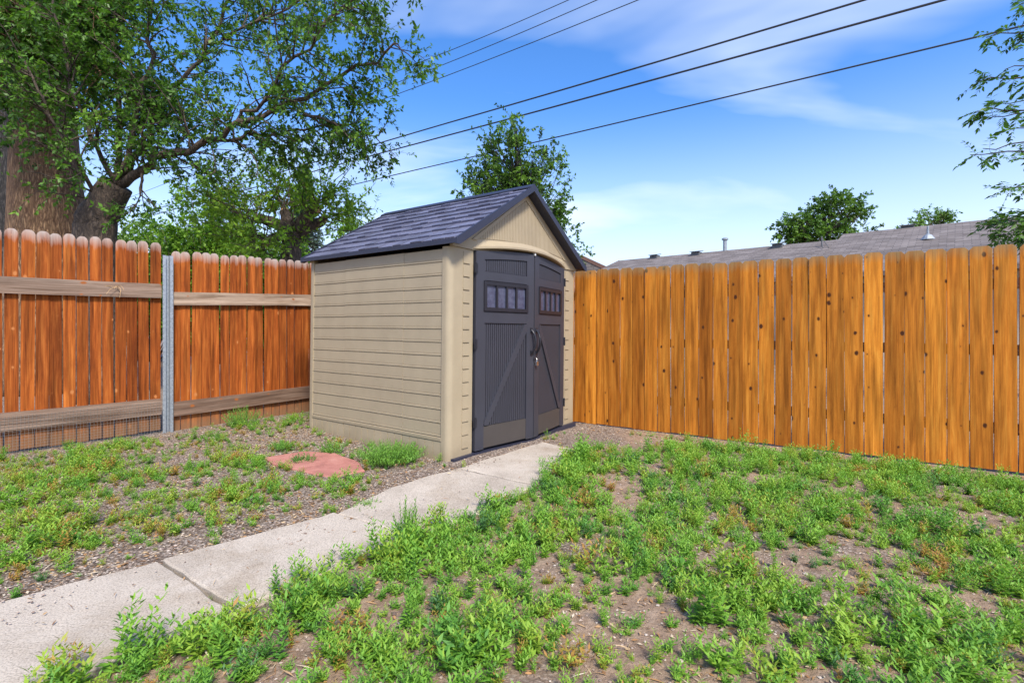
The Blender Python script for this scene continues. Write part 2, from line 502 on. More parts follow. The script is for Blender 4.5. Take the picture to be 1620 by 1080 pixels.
def leaf_mat(name, stops, trans=0.35, rough=0.55):
    m, n, l, b = new_mat(name)
    a = N(n, "ShaderNodeAttribute"); a.attribute_name = "tint"
    r = ramp(n, l, a.outputs["Fac"], stops)
    l.new(r.outputs[0], b.inputs["Base Color"])
    b.inputs["Roughness"].default_value = rough
    b.inputs["Specular IOR Level"].default_value = 0.3
    tr = N(n, "ShaderNodeBsdfTranslucent")
    br = mixc(n, l, 1.0, r.outputs[0], (1.25, 1.35, 0.7), 'MULTIPLY')
    l.new(br.outputs[0], tr.inputs["Color"])
    mx = N(n, "ShaderNodeMixShader"); mx.inputs[0].default_value = trans
    out = n["Material Output"]
    l.new(b.outputs[0], mx.inputs[1]); l.new(tr.outputs[0], mx.inputs[2]); l.new(mx.outputs[0], out.inputs["Surface"])
    return m

M['weed'] = leaf_mat('weed_leaf', [(0.0, (0.38, 0.20, 0.05)), (0.07, (0.32, 0.27, 0.045)), (0.16, (0.29, 0.41, 0.045)), (0.5, (0.185, 0.37, 0.042)), (0.85, (0.10, 0.26, 0.038)), (1.0, (0.08, 0.18, 0.06))], 0.3)
M['straw'] = leaf_mat('dry_litter', [(0.0, (0.20, 0.10, 0.045)), (0.4, (0.40, 0.22, 0.09)), (0.7, (0.50, 0.36, 0.20)), (1.0, (0.58, 0.50, 0.38))], 0.1, 0.8)
M['elm_leaf'] = leaf_mat('elm_leaf', [(0.0, (0.030, 0.080, 0.014)), (0.5, (0.075, 0.170, 0.022)), (0.85, (0.13, 0.27, 0.03)), (1.0, (0.20, 0.34, 0.045))], 0.35, 0.45)
M['lime_leaf'] = leaf_mat('lime_leaf', [(0.0, (0.05, 0.13, 0.016)), (0.5, (0.13, 0.27, 0.025)), (1.0, (0.25, 0.40, 0.04))], 0.4, 0.5)
M['tree_leaf'] = leaf_mat('broadleaf', [(0.0, (0.035, 0.085, 0.016)), (0.5, (0.085, 0.175, 0.026)), (1.0, (0.17, 0.31, 0.04))], 0.3, 0.5)
M['spruce'] = leaf_mat('spruce_needle', [(0.0, (0.05, 0.09, 0.06)), (1.0, (0.12, 0.18, 0.13))], 0.1, 0.6)

def bark_mat(name, dark, light, sc=(13, 13, 2.2), dist=0.06):
    m, n, l, b = new_mat(name)
    tc = N(n, "ShaderNodeTexCoord")
    mp = N(n, "ShaderNodeMapping"); mp.inputs["Scale"].default_value = sc
    l.new(tc.outputs["Object"], mp.inputs[0])
    nz = N(n, "ShaderNodeTexNoise", i_Scale=1.6, i_Detail=8.0, i_Roughness=0.65, i_Distortion=0.8)
    vo = N(n, "ShaderNodeTexVoronoi", i_Scale=2.2); vo.feature = 'DISTANCE_TO_EDGE'
    w = N(n, "ShaderNodeVectorMath", operation='ADD')
    l.new(mp.outputs[0], nz.inputs["Vector"]); l.new(mp.outputs[0], w.inputs[0]); l.new(nz.outputs["Color"], w.inputs[1])
    l.new(w.outputs[0], vo.inputs["Vector"])
    h = N(n, "ShaderNodeMath", operation='MULTIPLY_ADD'); h.inputs[1].default_value = 0.5
    l.new(nz.outputs["Fac"], h.inputs[0]); l.new(vo.outputs["Distance"], h.inputs[2])
    r = ramp(n, l, h.outputs[0], [(0.22, dark), (0.5, tuple((d+q)/2 for d, q in zip(dark, light))), (0.75, light)])
    l.new(r.outputs[0], b.inputs["Base Color"])
    b.inputs["Roughness"].default_value = 0.95
    bump(n, l, h.outputs[0], 1.0, dist, b)
    return m
M['cotton_bark'] = bark_mat('cottonwood_bark', (0.12, 0.06, 0.03), (0.62, 0.38, 0.20))
M['dark_bark'] = bark_mat('dark_bark', (0.045, 0.034, 0.027), (0.22, 0.16, 0.115), (9, 9, 3), 0.03)
M['grey_bark'] = bark_mat('grey_bark', (0.035, 0.032, 0.03), (0.17, 0.15, 0.135))
M['cut_wood'] = simple_mat('cut_wood', (0.42, 0.27, 0.13), 0.8, 0.12, 25)
M['stem'] = simple_mat('weed_stem', (0.11, 0.22, 0.04), 0.7)
M['white_clip'] = simple_mat('white_clip', (0.7, 0.7, 0.68), 0.5)
M['dry_leaf'] = simple_mat('dry_leaf', (0.55, 0.23, 0.05), 0.7, 0.15, 40)
M['cable'] = simple_mat('black_cable', (0.02, 0.021, 0.024), 0.6)
M['wire'] = simple_mat('mesh_wire', (0.34, 0.31, 0.28), 0.5, 0.05, 20, 0.5)
M['white_wall'] = simple_mat('white_siding', (0.62, 0.63, 0.62), 0.8)
M['fascia'] = simple_mat('brown_fascia', (0.13, 0.065, 0.045), 0.7)
M['stucco'] = simple_mat('tan_house_wall', (0.42, 0.36, 0.29), 0.9)
M['pebble'] = leaf_mat('pebble', [(0.0, (0.12, 0.085, 0.07)), (0.4, (0.30, 0.225, 0.175)), (0.75, (0.38, 0.31, 0.255)), (1.0, (0.50, 0.43, 0.36))], 0.0, 0.85)

def roof_far_mat():
    m, n, l, b = new_mat('asphalt_shingles')
    tc = N(n, "ShaderNodeTexCoord")
    br = N(n, "ShaderNodeTexBrick")
    br.inputs["Scale"].default_value = 1.0
    br.inputs["Brick Width"].default_value = 0.32
    br.inputs["Row Height"].default_value = 0.14
    br.inputs["Mortar Size"].default_value = 0.008
    br.inputs["Color1"].default_value = (0.115, 0.095, 0.083, 1)
    br.inputs["Color2"].default_value = (0.20, 0.172, 0.158, 1)
    br.inputs["Mortar"].default_value = (0.07, 0.06, 0.055, 1)
    l.new(tc.outputs["UV"], br.inputs["Vector"])
    nz = N(n, "ShaderNodeTexNoise", i_Scale=1.2, i_Detail=5.0)
    l.new(tc.outputs["UV"], nz.inputs["Vector"])
    t = ramp(n, l, nz.outputs["Fac"], [(0.3, (0.8,)*3), (0.7, (1.15,)*3)])
    c = mixc(n, l, 1.0, br.outputs["Color"], t.outputs[0], 'MULTIPLY')
    l.new(c.outputs[0], b.inputs["Base Color"])
    b.inputs["Roughness"].default_value = 0.95
    return m
M['far_roof'] = roof_far_mat()

# ------------------------------------------------------------------ lay of the land
RF_DIR = Vector((0.848, -0.530, 0)); RF_N = Vector((0.530, 0.848, 0)); RF_C = 5.623     # golden fence line  n.p = c
LF_POST = Vector((-3.629, 5.218, 0)); LF_DIR = Vector((0.6402, 0.7682, 0))               # red fence line
SHED_O = Vector((-0.534, 4.145, 0.0)); SHED_YAW = R(54.4)
SU = Vector((math.cos(SHED_YAW), math.sin(SHED_YAW), 0)); SV = Vector((-SU.y, SU.x, 0))
SW, SD = 2.16, 2.02

PATH_L = [(-3.9, 0.30), (-2.14, 2.03), (-1.70, 2.40), (-1.06, 3.00), (-0.86, 3.46), (-0.575, 3.80), (-0.42, 3.93), (0.30, 4.80)]
PATH_R = [(-2.9, -0.10), (-1.47, 1.55), (-1.10, 1.98), (-0.52, 2.66), (-0.20, 3.02), (0.02, 3.30), (0.16, 3.52), (0.60, 4.50)]
SLABS = [([0, 1, 2], [0, 1, 2]), ([2, 3], [2, 3]), ([3, 4, 5, 6], [3, 4, 5, 6]), ([6, 7], [6, 7])]
PATH_POLY = PATH_L + PATH_R[::-1]
STONE = [(-2.10, 4.22), (-1.84, 4.43), (-1.55, 4.36), (-1.25, 4.08), (-1.15, 3.86), (-1.33, 3.66), (-1.64, 3.86), (-1.95, 4.05)]

def in_poly(x, y, poly):
    c = False
    j = len(poly)-1
    for i in range(len(poly)):
        xi, yi = poly[i]; xj, yj = poly[j]
        if (yi > y) != (yj > y) and x < (xj-xi)*(y-yi)/(yj-yi)+xi: c = not c
        j = i
    return c
def seg_d(x, y, poly, closed=True):
    best = 9e9
    n = len(poly)
    for i in range(n if closed else n-1):
        ax, ay = poly[i]; bx, by = poly[(i+1) % n]
        dx, dy = bx-ax, by-ay
        t = max(0, min(1, ((x-ax)*dx+(y-ay)*dy)/(dx*dx+dy*dy)))
        best = min(best, math.hypot(x-ax-t*dx, y-ay-t*dy))
    return best
def rf_dist(x, y): return RF_C - (RF_N.x*x + RF_N.y*y)                    # >0 on our side
def lf_dist(x, y): return (x-LF_POST.x)*LF_DIR.y - (y-LF_POST.y)*LF_DIR.x  # >0 on our side
def shed_st(x, y):
    d = Vector((x, y, 0)) - Vector((SHED_O.x, SHED_O.y, 0))
    return d.dot(SU), d.dot(SV)
def gh(x, y):
    h = 0.016*mnoise.noise(Vector((x*1.3, y*1.3, 0.3))) + 0.008*mnoise.noise(Vector((x*5, y*5, 1.7))) - 0.006
    h += -0.07*(1-smooth01(0.0, 1.6, rf_dist(x, y)))
    h += 0.055*math.exp(-((x+2.2)**2+(y-5.45)**2)/0.35)
    h += 0.02*(1-smooth01(0.0, 0.6, lf_dist(x, y)))
    if -4.2 < x < 1.0 and -0.5 < y < 5.2:
        if in_poly(x, y, PATH_POLY): h = min(h, -0.045)
        else:
            d = seg_d(x, y, PATH_POLY)
            if d < 0.12: h = min(h, -0.012 + 0.006*mnoise.noise(Vector((x*9, y*9, 4))))
    return h

xs = np.concatenate([np.array([-900, -300, -120, -60, -30, -16, -10, -7.5]), np.arange(-6, 5.6, 0.045), np.array([6.5, 8, 11, 16, 30, 60, 120, 300, 900])])
ys = np.concatenate([np.array([-60, -20, -8, -3, -1]), np.arange(0.0, 8.6, 0.045), np.array([9.5, 11, 14, 20, 35, 60, 120, 300, 900, 1500])])
gv = []
for y in ys:
    for x in xs:
        gv.append((x, y, gh(x, y) if (-6.1 < x < 5.7 and -0.1 < y < 8.7) else -0.03))
nx, ny = len(xs), len(ys)
gf = [(j*nx+i, j*nx+i+1, (j+1)*nx+i+1, (j+1)*nx+i) for j in range(ny-1) for i in range(nx-1)]
gm = bpy.data.meshes.new('ground'); gm.from_pydata(gv, [], gf)
gm.polygons.foreach_set("use_smooth", [True]*len(gm.polygons))
tag(mesh_obj('ground', gm, M['soil']), kind='structure')

# ------------------------------------------------------------------ concrete path
path = tag(empty('concrete_path', (-1, 2.5, 0)), kind='structure')
def ragged(poly, step=0.05, amp=0.008, seed=0.0):
    out = []
    n = len(poly)
    for i in range(n):
        a, b_ = Vector((*poly[i], 0)), Vector((*poly[(i+1) % n], 0))
        k = max(1, int((b_-a).length/step))
        for q in range(k):
            p = a.lerp(b_, q/k)
            p.x += amp*mnoise.noise(Vector((p.x*7, p.y*7, seed)))*1.6 + amp*0.6*mnoise.noise(Vector((p.x*31, p.y*31, seed)))
            p.y += amp*mnoise.noise(Vector((p.x*7, p.y*7, seed+9)))*1.6 + amp*0.6*mnoise.noise(Vector((p.x*31, p.y*31, seed+5)))
            out.append((p.x, p.y))
    return out
def bevel_slab(poly, z0, z1, inset=0.008):
    """n-gon slab with a small worn chamfer round its top"""
    a = Acc()
    n = len(poly)
    cx = sum(p[0] for p in poly)/n; cy = sum(p[1] for p in poly)/n
    area = sum(poly[i][0]*poly[(i+1) % n][1]-poly[(i+1) % n][0]*poly[i][1] for i in range(n))
    if area < 0: poly = poly[::-1]
    ins = []
    for i in range(n):
        p0, p1, p2 = Vector(poly[i-1]), Vector(poly[i]), Vector(poly[(i+1) % n])
        e = (p2-p0)
        nn = Vector((-e.y, e.x)).normalized()
        ins.append(tuple(p1 + nn*inset))
    vs = [(p[0], p[1], z0) for p in poly] + [(p[0], p[1], z1-inset*0.8) for p in poly] + [(p[0], p[1], z1) for p in ins]
    fs = [tuple(range(2*n, 3*n))]
    for i in range(n):
        j = (i+1) % n
        fs.append((i, j, n+j, n+i)); fs.append((n+i, n+j, 2*n+j, 2*n+i))
    a.add(vs, fs)
    return a
for k, (li, ri) in enumerate(SLABS):
    L = [Vector((*PATH_L[i], 0)) for i in li]; Rr = [Vector((*PATH_R[i], 0)) for i in ri]
    d0 = (L[1]-L[0]).normalized()*0.008; d1 = (L[-1]-L[-2]).normalized()*0.008
    L[0] = L[0]+d0; Rr[0] = Rr[0]+d0; L[-1] = L[-1]-d1; Rr[-1] = Rr[-1]-d1
    poly = [(p.x, p.y) for p in L] + [(p.x, p.y) for p in Rr[::-1]]
    o = bevel_slab(ragged(poly, 0.05, 0.010, k*3.1), -0.09, [0.006, 0.012, 0.004, 0.008][k]).build('slab', M['concrete'], path)
    o.matrix_parent_inverse = Matrix.Translation((1, -2.5, 0))

stone = bevel_slab(ragged(STONE, 0.10, 0.008, 4.4), -0.05, 0.014, 0.012).build('flagstone', M['stone'])
tag(stone, 'flat red sandstone stepping slab set in the gravel beside the shed', 'stone')

# ------------------------------------------------------------------ storage shed
shed = empty('storage_shed', SHED_O, (0, R(0.8), SHED_YAW))
tag(shed, 'tan plastic storage shed with slate double doors and a dark shingled gable roof', 'shed')
COURSE = 0.114
WALL_TOP = 1.80
def siding_profile(z0, z1, off):
    """outline (o, z) of lapped siding, o outward"""
    pts = []
    z = z0
    while z < z1 - 0.02:
        t = min(z+COURSE, z1)
        pts += [(off-0.001, z), (off-0.001, z+0.005), (off+0.008, z+0.007), (off+0.008, z+0.019), (off+0.001, z+0.022), (off+0.001, z+0.024), (off+0.004, z+0.026), (off+0.004, t-0.001)]
        z += COURSE
    return pts
def siding_panel(name, length, off, jog):
    """panel in local coords: x along wall, -y outward, z up"""
    a = Acc()
    zb = 0.187 + jog
    prof = [(0.004+off, -0.05), (0.004+off, zb-0.034), (0.014+off, zb-0.030), (0.016+off, zb-0.004)] + siding_profile(zb, WALL_TOP, off)
    n = len(prof)
    vs = []
    for x in (0.0, length):
        vs += [(x, -o, z) for o, z in prof]
        vs += [(x, 0.02, prof[-1][1]), (x, 0.02, prof[0][1])]
    m_ = n+2
    fs = [(i, m_+i, m_+(i+1) % m_, (i+1) % m_) for i in range(m_)]
    fs.append(tuple(range(m_))); fs.append(tuple(reversed(range(m_, 2*m_))))
    a.add(vs, fs)
    # skirt boards below the siding: narrow uprights with shadow gaps
    k = max(2, int(length/0.085)); w = length/k
    for i in range(k):
        a.box(i*w+0.004, (i+1)*w-0.004, -(0.0085+off), -(0.0035+off), -0.05, zb-0.036)
    return a
def wall_run(fn_loc, rotz, segs):
    for i, (t0, t1) in enumerate(segs):
        a = siding_panel('wall_panel', t1-t0-0.002, (0.0, 0.002, 0.0)[i % 3], (0.0, 0.002, -0.001)[i % 3])
        a.build('wall_panel', M['tan'], shed, loc=fn_loc(t0, t1), rot=(0, 0, rotz))
SEG = [(0.072, 0.556), (0.556, 1.407), (1.407, 1.955)]
# side wall that faces the yard (s = 0): local x runs from the back towards the front
wall_run(lambda a, b: (0, b, 0), R(-90), SEG)
wall_run(lambda a, b: (SW, a, 0), R(90), SEG)
wall_run(lambda a, b: (SW-a, SD, 0), R(180), [(0.072, 0.70), (0.70, 1.45), (1.45, SW-0.072)])
# corner posts
def corner_section(jamb):
    pts = [(-0.014, 0.074), (-0.014, 0.045)]
    for k in range(7):
        t = math.pi + math.pi/2*k/6
        pts.append((0.040+0.054*math.cos(t), 0.040+0.054*math.sin(t)))
    pts += [(jamb, -0.014), (jamb, 0.035), (0.035, 0.035), (0.035, 0.074)]
    return pts
for (cx, cy, mx, my, jamb, front) in ((0, 0, 1, 1, 0.285, True), (SW, 0, -1, 1, 0.285, True), (0, SD, 1, -1, 0.074, False), (SW, SD, -1, -1, 0.074, False)):
    a = Acc()
    sec = corner_section(jamb)
    if mx*my > 0: pts = [(cx+mx*p, cy+my*q) for p, q in sec]
    else: pts = [(cx+mx*p, cy+my*q) for p, q in sec[::-1]]
    a.prism_xy(pts, -0.03, WALL_TOP+(0.0 if front else 0.02))
    if front:
        z = 0.187 - COURSE
        while z < WALL_TOP-0.06:
            x0, x1 = 0.150, 0.232
            xa, xb = sorted((cx+mx*x0, cx+mx*x1))
            a.box(xa, xb, -0.023, -0.0135, z+0.004, z+0.016)
            a.box(xa, xb, -0.0185, -0.0136, z+0.0165, z+COURSE-0.008)
            z += COURSE
    a.build('corner_post', M['tan'], shed)
# base sill
a = Acc()
a.box(0.02, SW-0.02, -0.050, SD-0.02, -0.06, 0.016)
a.prism_xy([(0.28, -0.0552), (SW-0.28, -0.0552), (SW/2+0.05, -0.135), (SW/2-0.05, -0.135)][::-1], -0.05, 0.014)
a.build('floor_base', M['trim'], shed)

# doors: two leaves that meet at a shallow outward bow
HX0, CXM, BOW = 0.300, SW/2, 0.105
LEAF = math.hypot(CXM-HX0, BOW) - 0.006
LEAN = math.atan2(BOW, CXM-HX0)
DZ0, DZ_H, DZ_C = 0.030, 1.795, 1.850
def arch(x):
    t = x/LEAF
    return DZ_H + (DZ_C-DZ_H)*math.sin(t*math.pi/2)
def door_leaf(mirror):
    root_x = HX0 if not mirror else SW-HX0
    sx = -1 if mirror else 1
    def P(x): return sx*x
    def bx(a, x0, x1, y0, y1, z0, z1):
        xa, xb = sorted((P(x0), P(x1))); a.box(xa, xb, y0, y1, z0, z1)
    def pr(a, pts, y0, y1):
        q = [(P(x), z) for x, z in pts]
        if mirror: q = q[::-1]
        a.prism_xz(q, y0, y1)
    def arch_strip(x0, x1, d0, d1, k=8):
        top = [(x0+(x1-x0)*i/k, arch(x0+(x1-x0)*i/k)-d0) for i in range(k+1)]
        bot = [(x0+(x1-x0)*i/k, arch(x0+(x1-x0)*i/k)-d1) for i in range(k+1)]
        return bot + top[::-1]
    a = Acc()
    # back slab
    pr(a, [(0, DZ0), (LEAF, DZ0)] + [(LEAF*(1-i/8), arch(LEAF*(1-i/8))) for i in range(9)], 0.0, 0.035)
    ST = 0.105
    # stiles, arched head, rails (raised)
    pr(a, [(0.0, DZ0), (ST, DZ0)] + [(ST*(1-i/3), arch(ST*(1-i/3))) for i in range(4)], -0.020, -0.0003)
    pr(a, [(LEAF-ST, DZ0), (LEAF, DZ0)] + [(LEAF-ST*i/3, arch(LEAF-ST*i/3)) for i in range(4)], -0.020, -0.0003)
    pr(a, arch_strip(ST+0.0005, LEAF-ST-0.0005, 0.0, 0.075), -0.0195, -0.0003)
    bx(a, ST+0.0005, LEAF-ST-0.0005, -0.0195, -0.0003, 1.545, 1.625)
    bx(a, ST+0.0005, LEAF-ST-0.0005, -0.0195, -0.0003, 1.160, 1.262)
    # beadboard ribs in the upper and lower panels
    nb = 21
    w = (LEAF-2*ST-0.012)/nb
    for i in range(nb):
        x0 = ST+0.006+i*w
        pr(a, [(x0+0.004, 1.629), (x0+w-0.004, 1.629), (x0+w-0.004, arch(x0+w)-0.079), (x0+0.004, arch(x0)-0.079)], -0.0095, -0.0004)
        bx(a, x0+0.004, x0+w-0.004, -0.0095, -0.0004, 0.236, 1.157)
    d = a.build('door', M['door'], shed, loc=(root_x, -0.020, 0), rot=(0, 0, -LEAN*sx))
    # kick panel
    k = Acc(); bx(k, ST+0.0008, LEAF-ST-0.0008, -0.0165, -0.0004, DZ0+0.012, 0.232); k.build('kick_panel', M['kick'], d)
    # diagonal brace from low hinge side to high meeting side
    b_ = Acc()
    x0, x1 = ST+0.002, LEAF-ST-0.002
    pr(b_, [(x0, 0.262), (x0+0.004, 0.240), (x0+0.052, 0.240), (x1, 1.085), (x1, 1.155), (x1-0.028, 1.155)], -0.0250, -0.0100)
    b_.build('brace', M['door'], d)
    # window
    f = Acc()
    wx0, wx1, wz0, wz1, fw = ST-0.012, LEAF-ST+0.012, 1.268, 1.538, 0.034
    bx(f, wx0, wx1, -0.031, -0.0205, wz0, wz0+fw); bx(f, wx0, wx1, -0.031, -0.0205, wz1-fw, wz1)
    bx(f, wx0, wx0+fw, -0.0308, -0.0205, wz0+fw, wz1-fw); bx(f, wx1-fw, wx1, -0.0308, -0.0205, wz0+fw, wz1-fw)
    bx(f, wx0+0.004, wx1-0.004, -0.0205, -0.0004, wz0+0.004, wz0+0.024); bx(f, wx0+0.004, wx1-0.004, -0.0205, -0.0004, wz1-0.024, wz1-0.004)
    pw = (wx1-wx0-2*fw)/4
    for i in range(1, 4):
        xc = wx0+fw+i*pw
        bx(f, xc-0.011, xc+0.011, -0.0285, -0.009, wz0+fw, wz1-fw)
    f.build('window_frame', M['black'], d)
    for i in range(4):
        p = Acc()
        xa = wx0+fw+i*pw + (0.0112 if i else 0.0); xb = wx0+fw+(i+1)*pw - (0.0112 if i < 3 else 0.0)
        bx(p, xa, xb, -0.0135, -0.0095, wz0+fw, wz1-fw)
        p.build('pane', M['pane'], d)
    # arched pull handle
    h = Acc()
    hx = P(LEAF-0.036)
    pts = []
    for i in range(13):
        t = i/12
        pts.append((hx + sx*0.012*math.sin(t*math.pi), -0.022-0.050*math.sin(t*math.pi)**0.7, 0.865+0.235*t))
    h.tube(pts, [0.0115]*13, 8)
    h.box(hx-0.015, hx+0.015, -0.026, -0.0202, 0.845, 0.895); h.box(hx-0.015, hx+0.015, -0.026, -0.0202, 1.07, 1.12)
    h.build('handle', M['black'], d, smooth=False)
    # hinge plates
    for z in (0.24, 0.93, 1.60):
        g = Acc(); bx(g, -0.022, 0.016, -0.026, -0.0205, z, z+0.085)
        g.tube([(P(-0.004), -0.028, z-0.004), (P(-0.004), -0.028, z+0.089)], 0.007, 8)
        g.build('hinge', M['black'], d)
    return d
dl = door_leaf(False)
dr = door_leaf(True)
# hasp and padlock where the leaves meet
lk = Acc()
lk.box(CXM+0.012, CXM+0.042, -0.172, -0.150, 0.745, 0.785)
lk.tube([(CXM+0.018, -0.161, 0.783), (CXM+0.018, -0.161, 0.806), (CXM+0.027, -0.161, 0.815), (CXM+0.036, -0.161, 0.806), (CXM+0.036, -0.161, 0.783)], 0.0035, 6)
lk.build('padlock', M['steel'], shed)
hp = Acc(); hp.box(CXM-0.012, CXM+0.055, -0.1485, -0.140, 0.80, 0.825); hp.build('hasp', M['black'], shed)
lt = Acc(); lt.box(CXM-0.004, CXM+0.012, -0.152, -0.130, 1.842, 1.872); lt.build('top_latch', M['white_clip'], shed)
# bowed header lip over the doors
hd = Acc()
K = 24
def bowy(x):
    t = (x-CXM)/(CXM-0.26)
    return -0.018 - 0.135*max(0.0, 1-t*t)
def lipz(x):
    t = abs(x-CXM)/(CXM-0.28)
    return 1.800 + 0.062*(1-min(1, t)**2)
X0, X1 = 0.262, SW-0.262
for i in range(K):
    xa = X0+(X1-X0)*i/K; xb = X0+(X1-X0)*(i+1)/K
    def ring(x):
        y = bowy(x); z = lipz(x)
        return [(x, y, z+0.004), (x, y-0.012, z+0.012), (x, y-0.012, z+0.030), (x, y+0.004, z+0.040), (x, min(-0.03, y+0.06), z+0.085), (x, 0.01, z+0.10), (x, 0.01, z+0.004)]
    ra, rb = ring(xa), ring(xb)
    n = len(ra)
    fs = [(j, (j+1) % n, n+(j+1) % n, n+j) for j in range(n)]
    if i == 0: fs.append(tuple(reversed(range(n))))
    if i == K-1: fs.append(tuple(range(n, 2*n)))
    hd.add(ra+rb, fs)
hd.build('door_header', M['tan'], shed, smooth=False)

# roof
EAVE_Z, RIDGE_Z, OV = 1.835, 2.530, 0.055
FRONT_T, BACK_T = -0.115, SD+0.075
SLOPE = math.atan2(RIDGE_Z-EAVE_Z, CXM+OV)
SL_LEN = math.hypot(RIDGE_Z-EAVE_Z, CXM+OV)
# front gable: solid triangle with a raised ribbed field
for (yy0, yy1, front) in ((-0.028, 0.004, True), (SD-0.004, SD+0.02, False)):
    g = Acc()
    def rz(x, d): return RIDGE_Z - d - abs(x-CXM)*math.tan(SLOPE)
    g.prism_xz([(0.0, WALL_TOP+0.002), (SW, WALL_TOP+0.002), (SW, rz(SW, 0.03)), (CXM, RIDGE_Z-0.03), (0.0, rz(0, 0.03))], yy0, yy1)
    if front:
        # ribs fill the triangle above a curved lower edge
        nb = 58; xa, xb = 0.33, SW-0.33; w = (xb-xa)/nb
        for i in range(nb):
            p0 = xa+i*w+0.0035; p1 = xa+(i+1)*w-0.0035
            def lo(x): return 1.905 + 0.055*(1-((x-CXM)/(CXM-0.30))**2)
            def hi(x): return 2.405 - abs(x-CXM)*(2.405-1.905)/(CXM-0.315)
            if hi((p0+p1)/2) - lo((p0+p1)/2) > 0.012:
                g.prism_xz([(p0, lo(p0)), (p1, lo(p1)), (p1, max(lo(p1)+0.002, hi(p1))), (p0, max(lo(p0)+0.002, hi(p0)))], -0.0335, -0.0282)
        # frame mouldings round the field
        for s_ in (-1, 1):
            def X(x): return CXM + s_*(x-CXM)
            q = [(X(0.245), 1.893), (X(0.300), 1.893), (X(CXM), 2.413), (X(CXM), 2.452)]
            if s_ < 0: q = q[::-1]
            g.prism_xz(q, -0.038, -0.0283)
    g.build('gable', M['tan'], shed)
ro = Acc()
ro.prism_xz([(-OV, EAVE_Z-0.022), (0.0, EAVE_Z-0.015), (CXM, RIDGE_Z-0.035), (SW, EAVE_Z-0.015), (SW+OV, EAVE_Z-0.022), (SW+OV, EAVE_Z), (CXM, RIDGE_Z), (-OV, EAVE_Z)], FRONT_T, BACK_T)
roof = ro.build('roof', M['trim'], shed)
# rake and eave trims
for s_ in (-1, 1):
    for (ta, tb) in ((FRONT_T-0.022, FRONT_T-0.0005), (BACK_T+0.0005, BACK_T+0.022)):
        rk = Acc()
        def X(x): return CXM + s_*(x-CXM)
        q = [(X(-OV-0.012), EAVE_Z-0.034), (X(-OV+0.03), EAVE_Z-0.034), (X(CXM), RIDGE_Z-0.040), (X(CXM), RIDGE_Z+0.022), (X(-OV-0.012), EAVE_Z+0.016)]
        if s_ < 0: q = q[::-1]
        rk.prism_xz(q, ta, tb)
        rk.build('rake_trim', M['trim'], roof)
    ev = Acc()
    xa, xb = (-OV-0.012, -OV-0.0005) if s_ > 0 else (SW+OV+0.0005, SW+OV+0.012)
    ev.box(xa, xb, FRONT_T, BACK_T, EAVE_Z-0.026, EAVE_Z+0.008)
    ev.build('eave_trim', M['trim'], roof)
# shingles: wedge tiles that share a few meshes
ROWS = 9
EXPO = SL_LEN/ROWS
def shingle_mesh(w, th):
    a = Acc()
    l_ = EXPO*1.12
    a.add([(0.002, 0, 0.0015), (w-0.002, 0, 0.0015), (w-0.002, l_, 0.0015), (0.002, l_, 0.0015),
           (0.004, 0.001, th), (w-0.004, 0.001, th), (w-0.004, l_, 0.004), (0.004, l_, 0.004)],
          [(0,3,2,1),(4,5,6,7),(0,1,5,4),(1,2,6,5),(2,3,7,6),(3,0,4,7)])
    return a.mesh('shingle')
SH = [(w, [shingle_mesh(w, t) for t in (0.017, 0.022, 0.028)]) for w in (0.115, 0.150, 0.185)]
rs = random.Random(5)
for side in (0, 1):
    for row in range(ROWS):
        t = FRONT_T + 0.004
        first = True
        while t < BACK_T-0.05:
            w, ms = SH[rs.choice((0, 1, 1, 2))]
            if first:
                w, ms = SH[row % 3]; first = False
            if t + w > BACK_T: w, ms = SH[0]
            if t + w > BACK_T + 0.02: break
            me = rs.choice(ms)
            o = mesh_obj('shingle', me, M['shingle'], roof)
            up = row*EXPO
            if side == 0:
                base = Vector((-OV + up*math.cos(SLOPE), t+w, EAVE_Z + up*math.sin(SLOPE)))
                X_ = Vector((0, -1, 0)); Y_ = Vector((math.cos(SLOPE), 0, math.sin(SLOPE)))
            else:
                base = Vector((SW+OV - up*math.cos(SLOPE), t, EAVE_Z + up*math.sin(SLOPE)))
                X_ = Vector((0, 1, 0)); Y_ = Vector((-math.cos(SLOPE), 0, math.sin(SLOPE)))
            Z_ = X_.cross(Y_)
            m4 = Matrix((X_, Y_, Z_)).transposed().to_4x4(); m4.translation = base
            o.matrix_local = m4
            t += w
rc = Acc()
rc.prism_xz([(CXM-0.075, RIDGE_Z-0.022), (CXM, RIDGE_Z+0.018), (CXM+0.075, RIDGE_Z-0.022), (CXM+0.075, RIDGE_Z-0.010), (CXM, RIDGE_Z+0.034), (CXM-0.075, RIDGE_Z-0.010)], FRONT_T-0.02, BACK_T+0.02)
rc.build('ridge_cap', M['trim'], roof)

# ------------------------------------------------------------------ fences
def picket_mesh(w, h, th, top):
    """x across, y thickness, z up"""
    a = Acc()
    hw = w/2
    if top == 'round':
        pts = [(-hw, 0), (hw, 0), (hw, h-0.040), (hw-0.008, h-0.018), (hw-0.022, h-0.003), (hw-0.034, h), (-hw+0.034, h), (-hw+0.022, h-0.003), (-hw+0.008, h-0.018), (-hw, h-0.040)]
    else:
        pts = [(-hw, 0), (hw, 0), (hw, h-0.026), (hw-0.024, h), (-hw+0.024, h), (-hw, h-0.026)]
    a.prism_xz(pts, -th/2, th/2)
    return a.mesh('picket')
# red fence (rails towards us)
lf = empty('wooden_fence', LF_POST, (0, 0, math.atan2(LF_DIR.y, LF_DIR.x)))
tag(lf, 'red stained picket fence with weathered rails and a galvanised steel post', 'fence')
